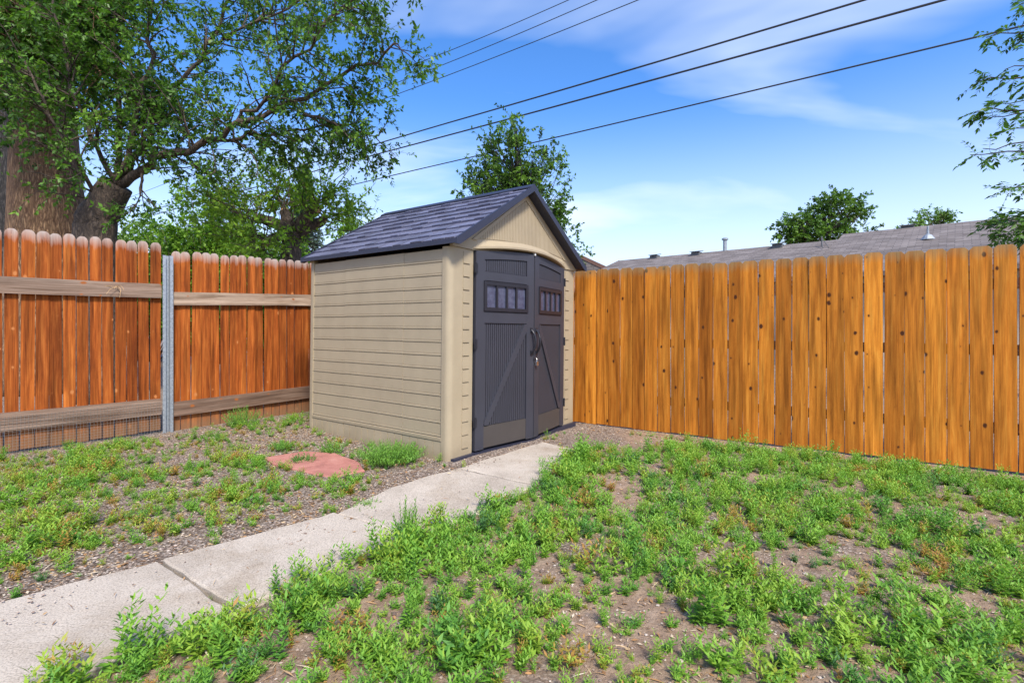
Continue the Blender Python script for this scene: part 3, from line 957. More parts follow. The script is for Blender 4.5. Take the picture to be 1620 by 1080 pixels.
# local frame: x along the fence towards the corner, y away from the yard
PM_RED = [picket_mesh(w, 1.95, 0.016, 'round') for w in (0.084, 0.087, 0.090)]
rp = random.Random(3)
def red_run(x0, x1, top0, top1):
    x = x0
    while x < x1-0.05:
        w = 0.0955 + rp.uniform(-0.002, 0.003)
        t = (x-x0)/(x1-x0)
        top = top0+(top1-top0)*t + rp.uniform(-0.008, 0.008)
        o = mesh_obj('picket', rp.choice(PM_RED), M['picket_red'], lf, (x+w/2, 0.030+rp.uniform(-0.004, 0.004), top-1.95), (rp.uniform(-0.006, 0.006), rp.uniform(-0.006, 0.006), rp.uniform(-0.03, 0.03)))
        x += w
CORNER_T = 3.10
red_run(-2.55, -0.035, 1.985, 1.985)
red_run(0.035, CORNER_T, 1.922, 1.998)
def rail(x0, x1, za0, za1, h, y0, y1, seed):
    """board along the fence; its own mesh turned so that its grain runs along local z"""
    L = x1-x0
    a = Acc()
    k = 14
    top = []; bot = []
    for i in range(k+1):
        t = i/k
        wv = 0.004*mnoise.noise(Vector((t*3, seed, 0)))
        bot.append((-h/2+wv, t*L)); top.append((h/2+wv+0.002*mnoise.noise(Vector((t*9, seed, 5))), t*L))
    a.prism_xz(bot + top[::-1], y0, y1)
    o = a.build('rail', M['rail'], lf)
    ang = math.atan2(za1-za0, L)
    # local z -> along fence, local x -> down/up
    Zv = Vector((math.cos(ang), 0, math.sin(ang))); Yv = Vector((0, 1, 0)); Xv = Yv.cross(Zv)
    m4 = Matrix((Xv, Yv, Zv)).transposed().to_4x4(); m4.translation = Vector((x0, 0, za0))
    o.matrix_local = m4
    return o
rail(-2.55, -0.052, 1.478, 1.487, 0.145, -0.018, 0.0205, 1)
rail(0.052, CORNER_T, 1.412, 1.492, 0.140, -0.018, 0.0205, 2)
rail(-2.55, -0.052, 0.305, 0.285, 0.160, -0.018, 0.0205, 3)
rail(0.052, CORNER_T, 0.240, 0.285, 0.150, -0.018, 0.0205, 4)
# steel post: hat section with holes along both flanges
ps = Acc()
sec = [(-0.047, -0.034), (-0.047, -0.039), (-0.019, -0.039), (-0.014, 0.002), (0.014, 0.002), (0.019, -0.039), (0.047, -0.039), (0.047, -0.034), (0.023, -0.034), (0.018, 0.007), (-0.018, 0.007), (-0.023, -0.034)]
ps.prism_xy(sec, -0.05, 1.86)
post = ps.build('metal_post', M['galv'], lf)
hl = Acc()
for s_ in (-0.039, 0.039):
    z = 0.10
    while z < 1.8:
        hl.tube([(s_, -0.0398, z), (s_, -0.0385, z)], 0.0028, 6)
        z += 0.05
hb = hl.build('punched_hole', M['black'], post)
tag(hb, kind='stuff')
# wire mesh pinned along the foot of the fence
wm = Acc()
for i in range(int(2.5/0.025)):
    x = -2.55+i*0.025
    wm.box(x, x+0.0011, -0.0222, -0.0206, 0.0, 0.345+0.01*mnoise.noise(Vector((x*3, 0, 0))))
for j in range(14):
    z = 0.005+j*0.025
    wm.box(-2.55, -0.055, -0.0232, -0.0216, z, z+0.0011)
tag(wm.build('wire_mesh', M['wire'], lf), kind='stuff')

# golden fence (boards towards us)
RF_O = Vector((0.775, 6.146, -0.07))
rf = empty('wooden_fence', RF_O, (0, 0, math.atan2(RF_DIR.y, RF_DIR.x)))
tag(rf, 'golden cedar board fence with dog-eared tops beside the shed doors', 'fence')
PM_GOLD = [picket_mesh(w, 1.86, 0.017, 'dog') for w in (0.138, 0.140, 0.142)]
x = -2.80
i = 0
while x < 5.2:
    w = 0.1468 + rp.uniform(-0.003, 0.003)
    top = 1.865 + 0.012*mnoise.noise(Vector((x*1.7, 3, 0))) + rp.uniform(-0.006, 0.006)
    mesh_obj('picket', rp.choice(PM_GOLD), M['picket_gold'], rf, (x+w/2, rp.uniform(-0.003, 0.003), top-1.86), (rp.uniform(-0.004, 0.004), rp.uniform(-0.004, 0.004), rp.uniform(-0.015, 0.015)))
    x += w; i += 1
for z in (0.35, 1.0, 1.55):
    a = Acc(); L = 8.0
    a.prism_xz([(-0.045, 0), (0.045, 0), (0.045, L), (-0.045, L)], -0.018, 0.018)
    o = a.build('rail', M['rail'], rf)
    m4 = Matrix((Vector((0, 0, -1)), Vector((0, 1, 0)), Vector((1, 0, 0)))).transposed().to_4x4(); m4.translation = Vector((-2.8, 0.030, z))
    o.matrix_local = m4

# dry twig caught on the red fence's upper rail
tw = empty('dry_twig', LF_POST + LF_DIR*(-0.42) + Vector((0.03, -0.03, 1.47)))
tag(tw, 'dry brown leafy twig snagged on the upper rail of the red fence', 'twig')
a = Acc()
for k in range(7):
    p = Vector((0, 0, 0.04)); pts = [p.copy()]
    d = Vector((rng.uniform(-0.5, 0.9), rng.uniform(-0.6, 0.1), rng.uniform(-0.5, 0.3)))
    for q in range(5):
        p = p + d*0.03; d += Vector((rng.uniform(-0.3, 0.3), rng.uniform(-0.2, 0.2), rng.uniform(-0.4, 0.1))); pts.append(p.copy())
    a.tube(pts, 0.0022, 4)
a.build('stem', M['cut_wood'], tw)

# ------------------------------------------------------------------ leaf and plant tools
def leaf_quads(pos, dirs, lens, wids, normals=None):
    """rhombus leaves: base at pos, pointing along dirs"""
    n = len(pos)
    d = dirs/np.maximum(1e-6, np.linalg.norm(dirs, axis=1))[:, None]
    if normals is None:
        normals = rng.normal(size=(n, 3)); normals[:, 2] = np.abs(normals[:, 2])+0.5
    s = np.cross(d, normals); s /= np.maximum(1e-6, np.linalg.norm(s, axis=1))[:, None]
    up = np.cross(s, d)
    mid = pos + d*(lens*0.45)[:, None] + up*(lens*0.05)[:, None]
    V = np.empty((n, 4, 3))
    V[:, 0] = pos
    V[:, 1] = mid + s*(wids*0.5)[:, None]
    V[:, 2] = pos + d*lens[:, None]
    V[:, 3] = mid - s*(wids*0.5)[:, None]
    return V

def weed_proto(nst, h, spread, leaf, per):
    """a little bushy weed: several stems clothed in narrow leaves"""
    P, D, L = [], [], []
    for k in range(nst):
        az = rng.uniform(0, 2*math.pi); lean = rng.uniform(0.05, 1.0)*spread
        tip = np.array([math.cos(az)*lean*h, math.sin(az)*lean*h, h*rng.uniform(0.6, 1.0)*(1-0.3*min(1, lean))])
        ph = rng.uniform(0, 6.28)
        for i in range(per):
            t = (i+1)/per
            p = tip*np.array([t**0.8, t**0.8, t]) 
            a = ph + i*2.4
            op = 1.0 - 0.35*t
            d = np.array([math.cos(a)*op, math.sin(a)*op, 0.12+0.55*t])
            P.append(p); D.append(d); L.append(leaf*(1.15-0.45*t)*rng.uniform(0.75, 1.2))
    P, D, L = np.array(P), np.array(D), np.array(L)
    V = leaf_quads(P, D, L, L*0.30, np.tile([0, 0, 1.0], (len(P), 1)) + rng.normal(size=(len(P), 3))*0.25)
    return V
def broadleaf_proto(n, leaf):
    """flat rosette of wider leaves"""
    a = rng.uniform(0, 6.28, n); t = rng.uniform(0.1, 0.9, n)
    P = np.stack([np.cos(a)*0.008, np.sin(a)*0.008, 0.004+0.02*t], 1)
    D = np.stack([np.cos(a), np.sin(a), 0.15+0.9*t], 1)
    L = leaf*rng.uniform(0.7, 1.2, n)
    return leaf_quads(P, D, L, L*0.42, np.tile([0, 0, 1.0], (n, 1))+rng.normal(size=(n, 3))*0.2)
BUSHY = [weed_proto(int(rng.integers(7, 14)), rng.uniform(0.065, 0.105), rng.uniform(0.55, 1.1), rng.uniform(0.020, 0.027), 14) for _ in range(12)]
TALL = [weed_proto(int(rng.integers(4, 8)), rng.uniform(0.11, 0.16), rng.uniform(0.25, 0.55), rng.uniform(0.022, 0.030), 20) for _ in range(6)]
BROAD = [broadleaf_proto(int(rng.integers(16, 26)), rng.uniform(0.022, 0.034)) for _ in range(5)]

def scatter(points, scales, tints):
    Vs, Ts = [], []
    for (x, y, z), s, t in zip(points, scales, tints):
        u = rng.uniform(); pool = BUSHY if u < 0.86 else (TALL if u < 0.95 else BROAD)
        V = pool[rng.integers(len(pool))]
        a = rng.uniform(0, 2*math.pi); c, sn = math.cos(a), math.sin(a)
        Rm = np.array([[c, -sn, 0], [sn, c, 0], [0, 0, 1.0]])
        tl = rng.normal(size=2)*0.15
        Rm = np.array([[1, 0, tl[0]], [0, 1, tl[1]], [0, 0, 1.0]]) @ Rm
        Vs.append((V.reshape(-1, 3) @ Rm.T)*s + np.array([x, y, z]))
        Ts.append(np.clip(t + rng.normal(size=len(V))*0.07, 0, 1))
    return np.concatenate(Vs), np.concatenate(Ts)

def blocked(x, y, margin=0.0):
    if rf_dist(x, y) < 0.03 or lf_dist(x, y) < 0.04: return True
    s, t = shed_st(x, y)
    if -0.03 < s < SW+0.03 and -0.17 < t < SD+0.05: return True
    return False
def right_of_path(x, y):
    # compare against the centre line of the path, carried on past its end
    pts = PATH_R + [(1.2, 6.0)]
    for i in range(len(pts)-1):
        (x0, y0), (x1, y1) = pts[i], pts[i+1]
        if y0 <= y <= y1: return x > x0+(x1-x0)*(y-y0)/(y1-y0)-0.35
    return x > 0
LEFT_PATCH = [(-3.3, 3.4, 0.9, 0.85), (-2.6, 2.75, 0.55, 0.9), (-3.7, 4.3, 0.6, 0.55), (-2.2, 3.0, 0.40, 0.9), (-1.75, 3.30, 0.28, 0.9), (-2.7, 3.75, 0.5, 0.5),
              (-1.45, 3.55, 0.24, 0.9), (-2.25, 4.1, 0.30, 0.75), (-1.2, 3.38, 0.16, 0.9), (-2.9, 4.7, 0.35, 0.35), (-2.45, 2.35, 0.30, 0.9), (-3.0, 2.3, 0.5, 0.9), (-1.15, 3.6, 0.12, 0.8), (-2.55, 5.2, 0.25, 0.3)]
pts, scs, tts = [], [], []
def try_weed(x, y):
    if blocked(x, y): return
    if in_poly(x, y, STONE): return
    inp = in_poly(x, y, PATH_POLY)
    dpath = seg_d(x, y, PATH_POLY)
    right = right_of_path(x, y)
    if inp and not (right and dpath < 0.055): return
    n1 = mnoise.noise(Vector((x*1.9, y*1.9, 2.0)))*0.6 + mnoise.noise(Vector((x*4.7, y*4.7, 7.0)))*0.4
    if right:
        cov = 0.95 + n1*1.5
        rd = rf_dist(x, y)
        cov *= smooth01(0.12, 0.42, rd + 0.25*n1)
        cov *= smooth01(0.30, 0.85, math.hypot(x-0.95, (y-5.05)))
        s_, t_ = shed_st(x, y)
        if -0.2 < s_ < 2.6 and -0.75 < t_ < 0: cov *= 0.05
        if y < 2.6 and dpath < 0.25: cov = max(cov, 0.9)
        base_t = 0.50
        tall = 1.0 + 0.22*(1-smooth01(0.1, 0.45, dpath))
    else:
        cov = -0.05
        for (cx, cy, r, v) in LEFT_PATCH:
            cov = max(cov, v*(1.15 - math.hypot(x-cx, y-cy)/r))
        cov += 0.44 + n1*0.9
        if dpath < 0.13: cov *= 0.15
        base_t = 0.46
        tall = 1.0
    if rng.uniform() < cov:
        sc = min(1.45, max(0.35, 0.85*math.exp(rng.normal()*0.42)))*(1.0 if right else 0.85)*(0.65+0.5*min(1, cov))*(0.85+0.5*mnoise.noise(Vector((x*3.1, y*3.1, 5))))
        sc *= tall
        t = base_t + 0.25*mnoise.noise(Vector((x*2.3, y*2.3, 11))) + rng.normal()*0.19
        dry = mnoise.noise(Vector((x*1.6, y*1.6, 21.0)))
        if rng.uniform() < (0.05 if right else 0.24) + max(0, dry)*0.25: t = rng.uniform(0.0, 0.2); sc *= 0.8
        pts.append((x, y, gh(x, y)-0.004)); scs.append(sc); tts.append(min(1, max(0.0, t)))
step = 0.062
y = 1.15
while y < 6.6:
    # only the wedge of yard in front of the camera and a margin either side
    half = (y*1.07+0.5)
    x = -half
    while x < half:
        try_weed(x+rng.uniform(-0.5, 0.5)*step, y+rng.uniform(-0.5, 0.5)*step)
        x += step
    y += step
V, T = scatter(pts, scs, tts)
weeds = mesh_obj('weeds', quads_mesh('weeds', V, len(V)//4, T), M['weed'])
tag(weeds, 'low green weeds spreading over the bare soil of the yard', 'weeds', kind='stuff')

# single plants one can point to
def weed_plant(label, x, y, n, rad, h, tint, name='weed_plant'):
    z = gh(x, y)
    root = empty(name, (x, y, z))
    tag(root, label, 'plant', 'single weeds')
    Vs, Ts = [], []
    st = Acc()
    for k in range(n):
        a = rng.uniform(0, 6.28); r = rad*math.sqrt(rng.uniform(0, 1))
        px, py = r*math.cos(a), r*math.sin(a)
        hh = h*rng.uniform(0.55, 1.0)*(1-0.4*(r/max(rad, 1e-3))**2)
        P_, D_, L_ = [], [], []
        m_ = max(10, int(hh/0.008))
        lean = np.array([px*0.5+rng.normal()*0.02, py*0.5+rng.normal()*0.02, hh])
        for i in range(m_):
            t = (i+1)/m_
            P_.append(np.array([px*0.6, py*0.6, 0]) + lean*t)
            an = i*2.4+a
            D_.append([math.cos(an)*(1-0.5*t), math.sin(an)*(1-0.5*t), 0.4+0.7*t])
            L_.append(0.034*(1.15-0.6*t)*rng.uniform(0.8, 1.2))
        P_, D_, L_ = np.array(P_), np.array(D_), np.array(L_)
        Vs.append(leaf_quads(P_, D_, L_, L_*0.22, np.tile([0, 0, 1.0], (m_, 1))+rng.normal(size=(m_, 3))*0.25).reshape(-1, 3))
        Ts.append(np.clip(tint+rng.normal(size=m_)*0.08, 0, 1))
        st.tube([(px*0.6, py*0.6, -0.01), tuple(np.array([px*0.6, py*0.6, 0])+lean*0.5), tuple(np.array([px*0.6, py*0.6, 0])+lean*0.98)], [0.0025, 0.002, 0.001], 4)
    Vv = np.concatenate(Vs); Tt = np.concatenate(Ts)
    mesh_obj('foliage', quads_mesh('foliage', Vv, len(Vv)//4, Tt), M['weed'], root)
    st.build('stem', M['stem'], root)
    return root
weed_plant('broad bright green weed clump against the tan shed wall', -1.02, 4.16, 300, 0.30, 0.17, 0.6)
weed_plant('tall upright weed growing from the joint between two path slabs', -0.58, 2.74, 26, 0.10, 0.27, 0.6)
weed_plant('small dark weed tuft growing on the red flagstone', -1.73, 4.12, 40, 0.10, 0.085, 0.85)
weed_plant('weed tuft behind the red flagstone, near the shed wall', -1.60, 4.42, 40, 0.11, 0.13, 0.7)
weed_plant('rounded weed tuft in gravel on the fence side of the red flagstone', -2.12, 4.55, 50, 0.11, 0.08, 0.7)
weed_plant('feathery weed at the foot of the red fence beside the steel post', -2.98, 5.50, 60, 0.20, 0.24, 0.6)
weed_plant('tiny weed sprouting from the widest crack across the path', -1.28, 2.06, 8, 0.03, 0.05, 0.6)
weed_plant('low sprawling weed beside the path edge at the second joint', -0.93, 3.14, 40, 0.10, 0.08, 0.6)

# dry litter, wood chips and pebbles
def litter(nm, label, n, fn, lo, hi, mat, flat=0.35, wr=0.4):
    P_, S_ = [], []
    tries = 0
    while len(P_) < n and tries < n*30:
        tries += 1
        y = rng.uniform(1.2, 6.6); x = rng.uniform(-1.1*y-0.4, 1.1*y+0.4)
        if blocked(x, y) or rng.uniform() > fn(x, y): continue
        on = in_poly(x, y, PATH_POLY)
        if in_poly(x, y, STONE) and rng.uniform() > 0.1: continue
        P_.append((x, y, (0.013 if on else gh(x, y)+0.002)))
    P_ = np.array(P_); m_ = len(P_)
    D_ = rng.normal(size=(m_, 3)); D_[:, 2] *= flat*0.4; 
    L_ = rng.uniform(lo, hi, m_)
    Nn = rng.normal(size=(m_, 3))*flat; Nn[:, 2] = 1
    V = leaf_quads(P_+np.array([0, 0, 0.003]), D_, L_, L_*rng.uniform(wr*0.5, wr*1.3, m_), Nn)
    o = mesh_obj(nm, quads_mesh(nm, V.reshape(-1, 3), m_, rng.uniform(0, 1, m_)), mat)
    tag(o, label, 'litter', kind='stuff')
def lit_fn(x, y):
    if in_poly(x, y, PATH_POLY): return 0.012
    right = right_of_path(x, y)
    b_ = 0.22 if right else 0.75
    b_ += 0.9*math.exp(-((x+2.4)**2+(y-5.3)**2)/0.5)
    if rf_dist(x, y) < 0.4: b_ += 0.35
    return b_*(0.6+0.8*mnoise.noise(Vector((x*2, y*2, 31))))
litter('leaf_litter', 'dry leaf and straw litter strewn over the soil', 14000, lit_fn, 0.010, 0.032, M['straw'])
litter('straw', 'thin dry straws scattered among the weeds', 6000, lit_fn, 0.03, 0.075, M['straw'], 0.3, 0.07)
def pebble_stuff(n):
    base = np.array([[1, 0, 0], [-1, 0, 0], [0, 1, 0], [0, -1, 0], [0, 0, 1], [0, 0, -1.0]])
    fc = [(0, 2, 4), (2, 1, 4), (1, 3, 4), (3, 0, 4), (2, 0, 5), (1, 2, 5), (3, 1, 5), (0, 3, 5)]
    v, f, tn = [], [], []
    c = 0; tries = 0
    while c < n and tries < n*40:
        tries += 1
        y = rng.uniform(1.2, 6.8); x = rng.uniform(-1.1*y-0.3, 1.1*y+0.3)
        if rf_dist(x, y) < 0.02 or lf_dist(x, y) < 0.0: continue
        s, t = shed_st(x, y)
        if -0.01 < s < SW+0.01 and -0.06 < t < SD: continue
        on = in_poly(x, y, PATH_POLY)
        w_ = 0.30
        if not right_of_path(x, y): w_ = 0.55
        if rf_dist(x, y) < 0.40: w_ = 0.9
        if -0.1 < s < SW+0.4 and -0.32 < t < 0: w_ = 1.0
        if on: w_ = 0.012
        elif seg_d(x, y, PATH_POLY) < 0.10: w_ = max(w_, 0.5)
        if mnoise.noise(Vector((x*1.7+9, y*1.7, 3))) > 0.25: w_ = max(w_, 0.4)
        if rng.uniform() > w_: continue
        r = rng.uniform(0.0025, 0.0075)*(1.6 if rng.uniform() < 0.08 else 1)
        sc = np.array([r*rng.uniform(0.8, 1.5), r*rng.uniform(0.8, 1.3), r*rng.uniform(0.45, 0.8)])
        a_ = rng.uniform(0, 6.28); q = base*sc*rng.uniform(0.8, 1.2, (6, 1))
        q = np.stack([q[:, 0]*math.cos(a_)-q[:, 1]*math.sin(a_), q[:, 0]*math.sin(a_)+q[:, 1]*math.cos(a_), q[:, 2]], 1)
        z = (0.012 if on else gh(x, y)+0.001)
        b0 = len(v)
        v.extend((q+np.array([x, y, z+r*0.25])).tolist()); f.extend([tuple(i_+b0 for i_ in t_) for t_ in fc]); tn.extend([rng.uniform()]*6)
        c += 1
    me = bpy.data.meshes.new('gravel'); me.from_pydata(v, [], f)
    at_ = me.attributes.new("tint", 'FLOAT', 'POINT'); at_.data.foreach_set("value", np.array(tn, dtype=np.float32))
    me.update()
    o = mesh_obj('gravel', me, M['pebble'])
    tag(o, 'loose gravel along the fences, shed and path edge', 'gravel', kind='stuff')
pebble_stuff(13000)

# one curled orange leaf on bare soil
def fallen_leaf(x, y, rot, size, label):
    a = Acc(); n = 8; vs = []; fs = []
    for i in range(n+1):
        t = i/n; w = 0.42*math.sin(math.pi*t**0.8)+0.01
        for j, s_ in enumerate((-1, -0.5, 0, 0.5, 1)):
            vs.append(((t-0.5)*size, s_*w*size*0.8, size*(0.05+0.22*abs(s_)**1.5*math.sin(math.pi*t)+0.10*(t-0.5)**2+0.03*math.sin(7*t+s_*3))))
    for i in range(n):
        for j in range(4): fs.append((i*5+j, (i+1)*5+j, (i+1)*5+j+1, i*5+j+1))
    a.add(vs, fs)
    a.tube([(-0.5*size, 0, size*0.07), (-0.8*size, size*0.05, size*0.03)], size*0.018, 5)
    tag(a.build('fallen_leaf', M['dry_leaf'], None, smooth=True, loc=(x, y, gh(x, y)+0.003), rot=(0.1, 0.05, rot)), label, 'leaf')
fallen_leaf(-0.277, 1.741, 0.4, 0.055, 'curled orange dead leaf on bare soil among the weeds')
# ------------------------------------------------------------------ trees
class TreeB:
    def __init__(s, seed):
        s.w = Acc(); s.P = []; s.D = []; s.T = []; s.r = random.Random(seed)
    def rv(s, k=1.0):
        return Vector((s.r.gauss(0, k), s.r.gauss(0, k), s.r.gauss(0, k)))
    def limb(s, pts, r0, r1, sides=8, sub=4, wob=0.04):
        P = [Vector(p) for p in pts]
        out = []
        for i in range(len(P)-1):
            p0 = P[max(i-1, 0)]; p1 = P[i]; p2 = P[i+1]; p3 = P[min(i+2, len(P)-1)]
            for q in range(sub):
                t = q/sub
                c = 0.5*((2*p1)+(p2-p0)*t+(2*p0-5*p1+4*p2-p3)*t*t+(-p0+3*p1-3*p2+p3)*t**3)
                out.append(c + s.rv(wob*0.4) if (i or q) else c)
        out.append(P[-1])
        n = len(out)
        s.w.tube(out, [r0+(r1-r0)*(i/(n-1))**0.8 for i in range(n)], sides)
        return out
    def twig(s, p, d, length, r, leaves, droop=0.15, tint=0.5):
        n = 5
        pts = [p.copy()]
        d = d.normalized()
        for i in range(n):
            d = (d + s.rv(0.16) + Vector((0, 0, -droop*0.3))).normalized()
            p = p + d*(length/n); pts.append(p.copy())
        s.w.tube(pts, [r*(1-0.7*i/n) for i in range(n+1)], 3, cap=False)
        for k in range(leaves):
            t = s.r.uniform(0.1, 1.0)*n
            i = min(n-1, int(t)); q = pts[i].lerp(pts[i+1], t-i)
            dd = (pts[i+1]-pts[i]).normalized()
            side = s.rv(1.0); side = (side - dd*side.dot(dd)).normalized()
            s.P.append(q); s.D.append(dd*0.6+side*0.9+Vector((0, 0, -0.25))); s.T.append(tint)
        return pts
    def branch(s, p, d, length, r, ntw, twl, lv, droop=0.1, tint=0.5):
        n = 6; pts = [p.copy()]; d = d.normalized()
        for i in range(n):
            d = (d + s.rv(0.13) + Vector((0, 0, -droop*0.25))).normalized()
            p = p + d*(length/n); pts.append(p.copy())
        s.w.tube(pts, [r*(1-0.75*i/n) for i in range(n+1)], 4, cap=False)
        for k in range(ntw):
            t = s.r.uniform(0.2, 1.0)*n
            i = min(n-1, int(t)); q = pts[i].lerp(pts[i+1], t-i)
            dd = (pts[i+1]-pts[i]).normalized()
            side = s.rv(1.0); side = (side - dd*side.dot(dd)).normalized()
            s.twig(q, dd*0.7+side*0.9, twl*s.r.uniform(0.6, 1.25), r*0.25, lv, droop, min(1, max(0, tint+s.r.gauss(0, 0.16))))
    def clothe(s, pts, start, every, blen, r, ntw, twl, lv, outward=None, droop=0.1, tint=0.5, up=0.3):
        """side branches along a limb"""
        acc = 0.0; total = sum((pts[i+1]-pts[i]).length for i in range(len(pts)-1)); run = 0.0
        for i in range(len(pts)-1):
            seg = (pts[i+1]-pts[i]); L = seg.length; run += L; acc += L
            while acc > every:
                acc -= every
                if run/total < start: continue
                side = s.rv(1.0); dd = seg.normalized(); side = (side-dd*side.dot(dd)).normalized()
                d = dd*0.6 + side*0.9 + Vector((0, 0, up))
                if outward: d += outward*0.4
                f = 1.0-0.45*run/total
                s.branch(pts[i].lerp(pts[i+1], s.r.random()), d, blen*f*s.r.uniform(0.6, 1.3), r*f, ntw, twl, lv, droop, min(1, max(0, tint+s.r.gauss(0, 0.12))))
    def finish(s, name, label, cat, bark, leafm, size, aspect, base, group=None, extra=None, tint_sd=0.13):
        root = empty(name, base)
        tag(root, label, cat, group)
        inv = Matrix.Translation(-Vector(base))
        t = s.w.build('trunk', bark, root, smooth=True); t.matrix_parent_inverse = inv
        if s.P:
            P = np.array([tuple(p) for p in s.P]); D = np.array([tuple(d) for d in s.D])
            n = len(P)
            L = size*rng.uniform(0.5, 1.4, n)
            V = leaf_quads(P, D, L, L*aspect)
            T = np.clip(np.array(s.T)+rng.normal(size=n)*tint_sd, 0, 1)
            c = mesh_obj('crown', quads_mesh('crown', V.reshape(-1, 3), n, T), leafm, root); c.matrix_parent_inverse = inv
        return root

def crown_tree(seed, base, h, crown, lim_r, bark, leafm, name, label, ncl, lv, csize, leaf, aspect=0.55, group=None, tint=0.5):
    """free-standing tree: trunk, limbs to clumps spread in ellipsoids, leaf clumps round the limb ends"""
    t = TreeB(seed); base = Vector(base)
    top = base + Vector((0, 0, h))
    tr = t.limb([base, base.lerp(top, 0.3)+t.rv(0.05), base.lerp(top, 0.62)+t.rv(0.1), base.lerp(top, 0.92)+t.rv(0.1)], lim_r, lim_r*0.15, 8)
    for k in range(ncl):
        c, rad = crown[t.r.choices(range(len(crown)), weights=[q[1][0]*q[1][1]*q[1][2] for q in crown])[0]]
        v = t.rv(1.0).normalized()*(t.r.uniform(0.45, 1.0)**0.6)
        q = Vector(c) + Vector((v.x*rad[0], v.y*rad[1], v.z*rad[2]))
        # join the clump to the trunk
        k_ = min(len(tr)-1, max(2, int(len(tr)*min(0.98, max(0.2, ((q.z-base.z)/h-0.12))))))
        s0 = tr[k_]
        mid = s0.lerp(q, 0.55)+t.rv(0.08*h/5)+Vector((0, 0, -0.03*h))
        t.w.tube([s0, mid, q], [lim_r*0.16, lim_r*0.09, lim_r*0.025], 4, cap=False)
        ti = min(1, max(0, tint + t.r.gauss(0, 0.22)))
        for m_ in range(4):
            p0 = mid.lerp(q, t.r.uniform(0.4, 1.0))
            d = (q-s0).normalized()*0.6+t.rv(0.8)
            t.twig(p0, d, csize*t.r.uniform(0.6, 1.3), lim_r*0.03, lv//4, 0.1, ti)
    return t.finish(name, label, 'tree', bark, leafm, leaf, aspect, base, group)

# -- leaning elm whose branches reach over the red fence
t = TreeB(21)
B0 = at(160, 560, 7.2); B0.z = -0.03
fork = at(185, 292, 7.2)
trunk = t.limb([B0, at(150, 380, 7.2), at(163, 330, 7.2), fork], 0.31, 0.20, 14, 6, 0.0)
limbs = [
    ([fork, at(255, 250, 7.0), at(330, 225, 6.9), at(430, 180, 6.8), at(560, 110, 6.7), at(630, 70, 6.6)], 0.15, 0.02),
    ([fork, at(230, 225, 7.4), at(262, 160, 7.6), at(330, 70, 7.8), at(390, -60, 8.0)], 0.13, 0.03),
    ([fork, at(190, 210, 7.3), at(188, 120, 7.4), at(182, 0, 7.5), at(190, -120, 7.6)], 0.10, 0.04),
    ([fork, at(215, 200, 7.0), at(235, 90, 6.8), at(245, -40, 6.6)], 0.09, 0.03),
    ([at(330, 225, 6.9), at(420, 215, 7.2), at(520, 195, 7.4), at(600, 215, 7.5)], 0.06, 0.012),
    ([at(380, 200, 6.85), at(450, 110, 6.5), at(540, 20, 6.3), at(590, -60, 6.2)], 0.06, 0.015),
    ([at(163, 330, 7.2), at(120, 250, 6.8), at(80, 180, 6.5), at(30, 90, 6.3)], 0.07, 0.02),
    ([fork, at(140, 210, 6.9), at(110, 110, 6.7), at(80, -20, 6.6)], 0.08, 0.02),
    ([at(330, 70, 7.8), at(430, 20, 7.6), at(520, -20, 7.5)], 0.05, 0.015),
]
for i, (pl, r0, r1) in enumerate(limbs):
    P_ = t.limb(pl, r0*0.46, r1*0.6, 7, 5, 0.07)
    t.clothe(P_, 0.14 if i else 0.10, 0.082, 0.95, 0.018, 8, 0.36, 17, droop=0.18, tint=0.5, up=0.15)
# tips that droop over the fence
for (px, py, dp, tx, ty) in ((225, 275, 7.0, 205, 340), (480, 180, 6.8, 560, 225)):
    P_ = t.limb([at(px, py, dp), at((px+tx)/2+8, (py+ty)/2-8, dp-0.1), at(tx, ty, dp-0.2)], 0.025, 0.006, 5, 4, 0.03)
    t.clothe(P_, 0.1, 0.10, 0.5, 0.012, 6, 0.28, 12, droop=0.25, tint=0.6, up=0.0)
t.finish('elm_tree', 'leaning dark-barked elm spreading over the red fence towards the shed', 'tree', M['dark_bark'], M['elm_leaf'], 0.062, 0.5, B0)

# -- big cottonwoods behind the corner of the red fence
def cottonwood(seed, px, dp, w, label, bark, leaves=True):
    t = TreeB(seed)
    b0 = at(px, 600, dp); b0.z = -0.03
    tr = t.limb([b0, at(px+2, 380, dp), at(px-2, 250, dp), at(px-8, 100, dp), at(px-20, -150, dp)], w*1.12, w*0.62, 24, 6, 0.0)
    if leaves:
        for k in range(24):
            s0 = at(px+t.r.uniform(-30, 30), t.r.uniform(-40, 150), dp-w*0.5)
            e = at(px+t.r.uniform(-160, 190), t.r.uniform(-80, 170), dp-t.r.uniform(0.8, 1.8))
            P_ = t.limb([s0, s0.lerp(e, 0.5)+Vector((0, 0, 0.25)), e], 0.05, 0.012, 6, 4, 0.06)
            t.clothe(P_, 0.1, 0.11, 0.75, 0.014, 7, 0.36, 15, droop=0.3, tint=0.34, up=0.0)
    return t.finish('cottonwood_tree', label, 'tree', bark, M['elm_leaf'], 0.066, 0.62, b0)
cottonwood(31, 74, 8.6, 0.56, 'huge cottonwood with furrowed orange-tan trunk behind the red fence', M['cotton_bark'])
cottonwood(32, -22, 9.4, 0.52, 'darker grey cottonwood trunk beside the orange-tan one', M['grey_bark'], False)

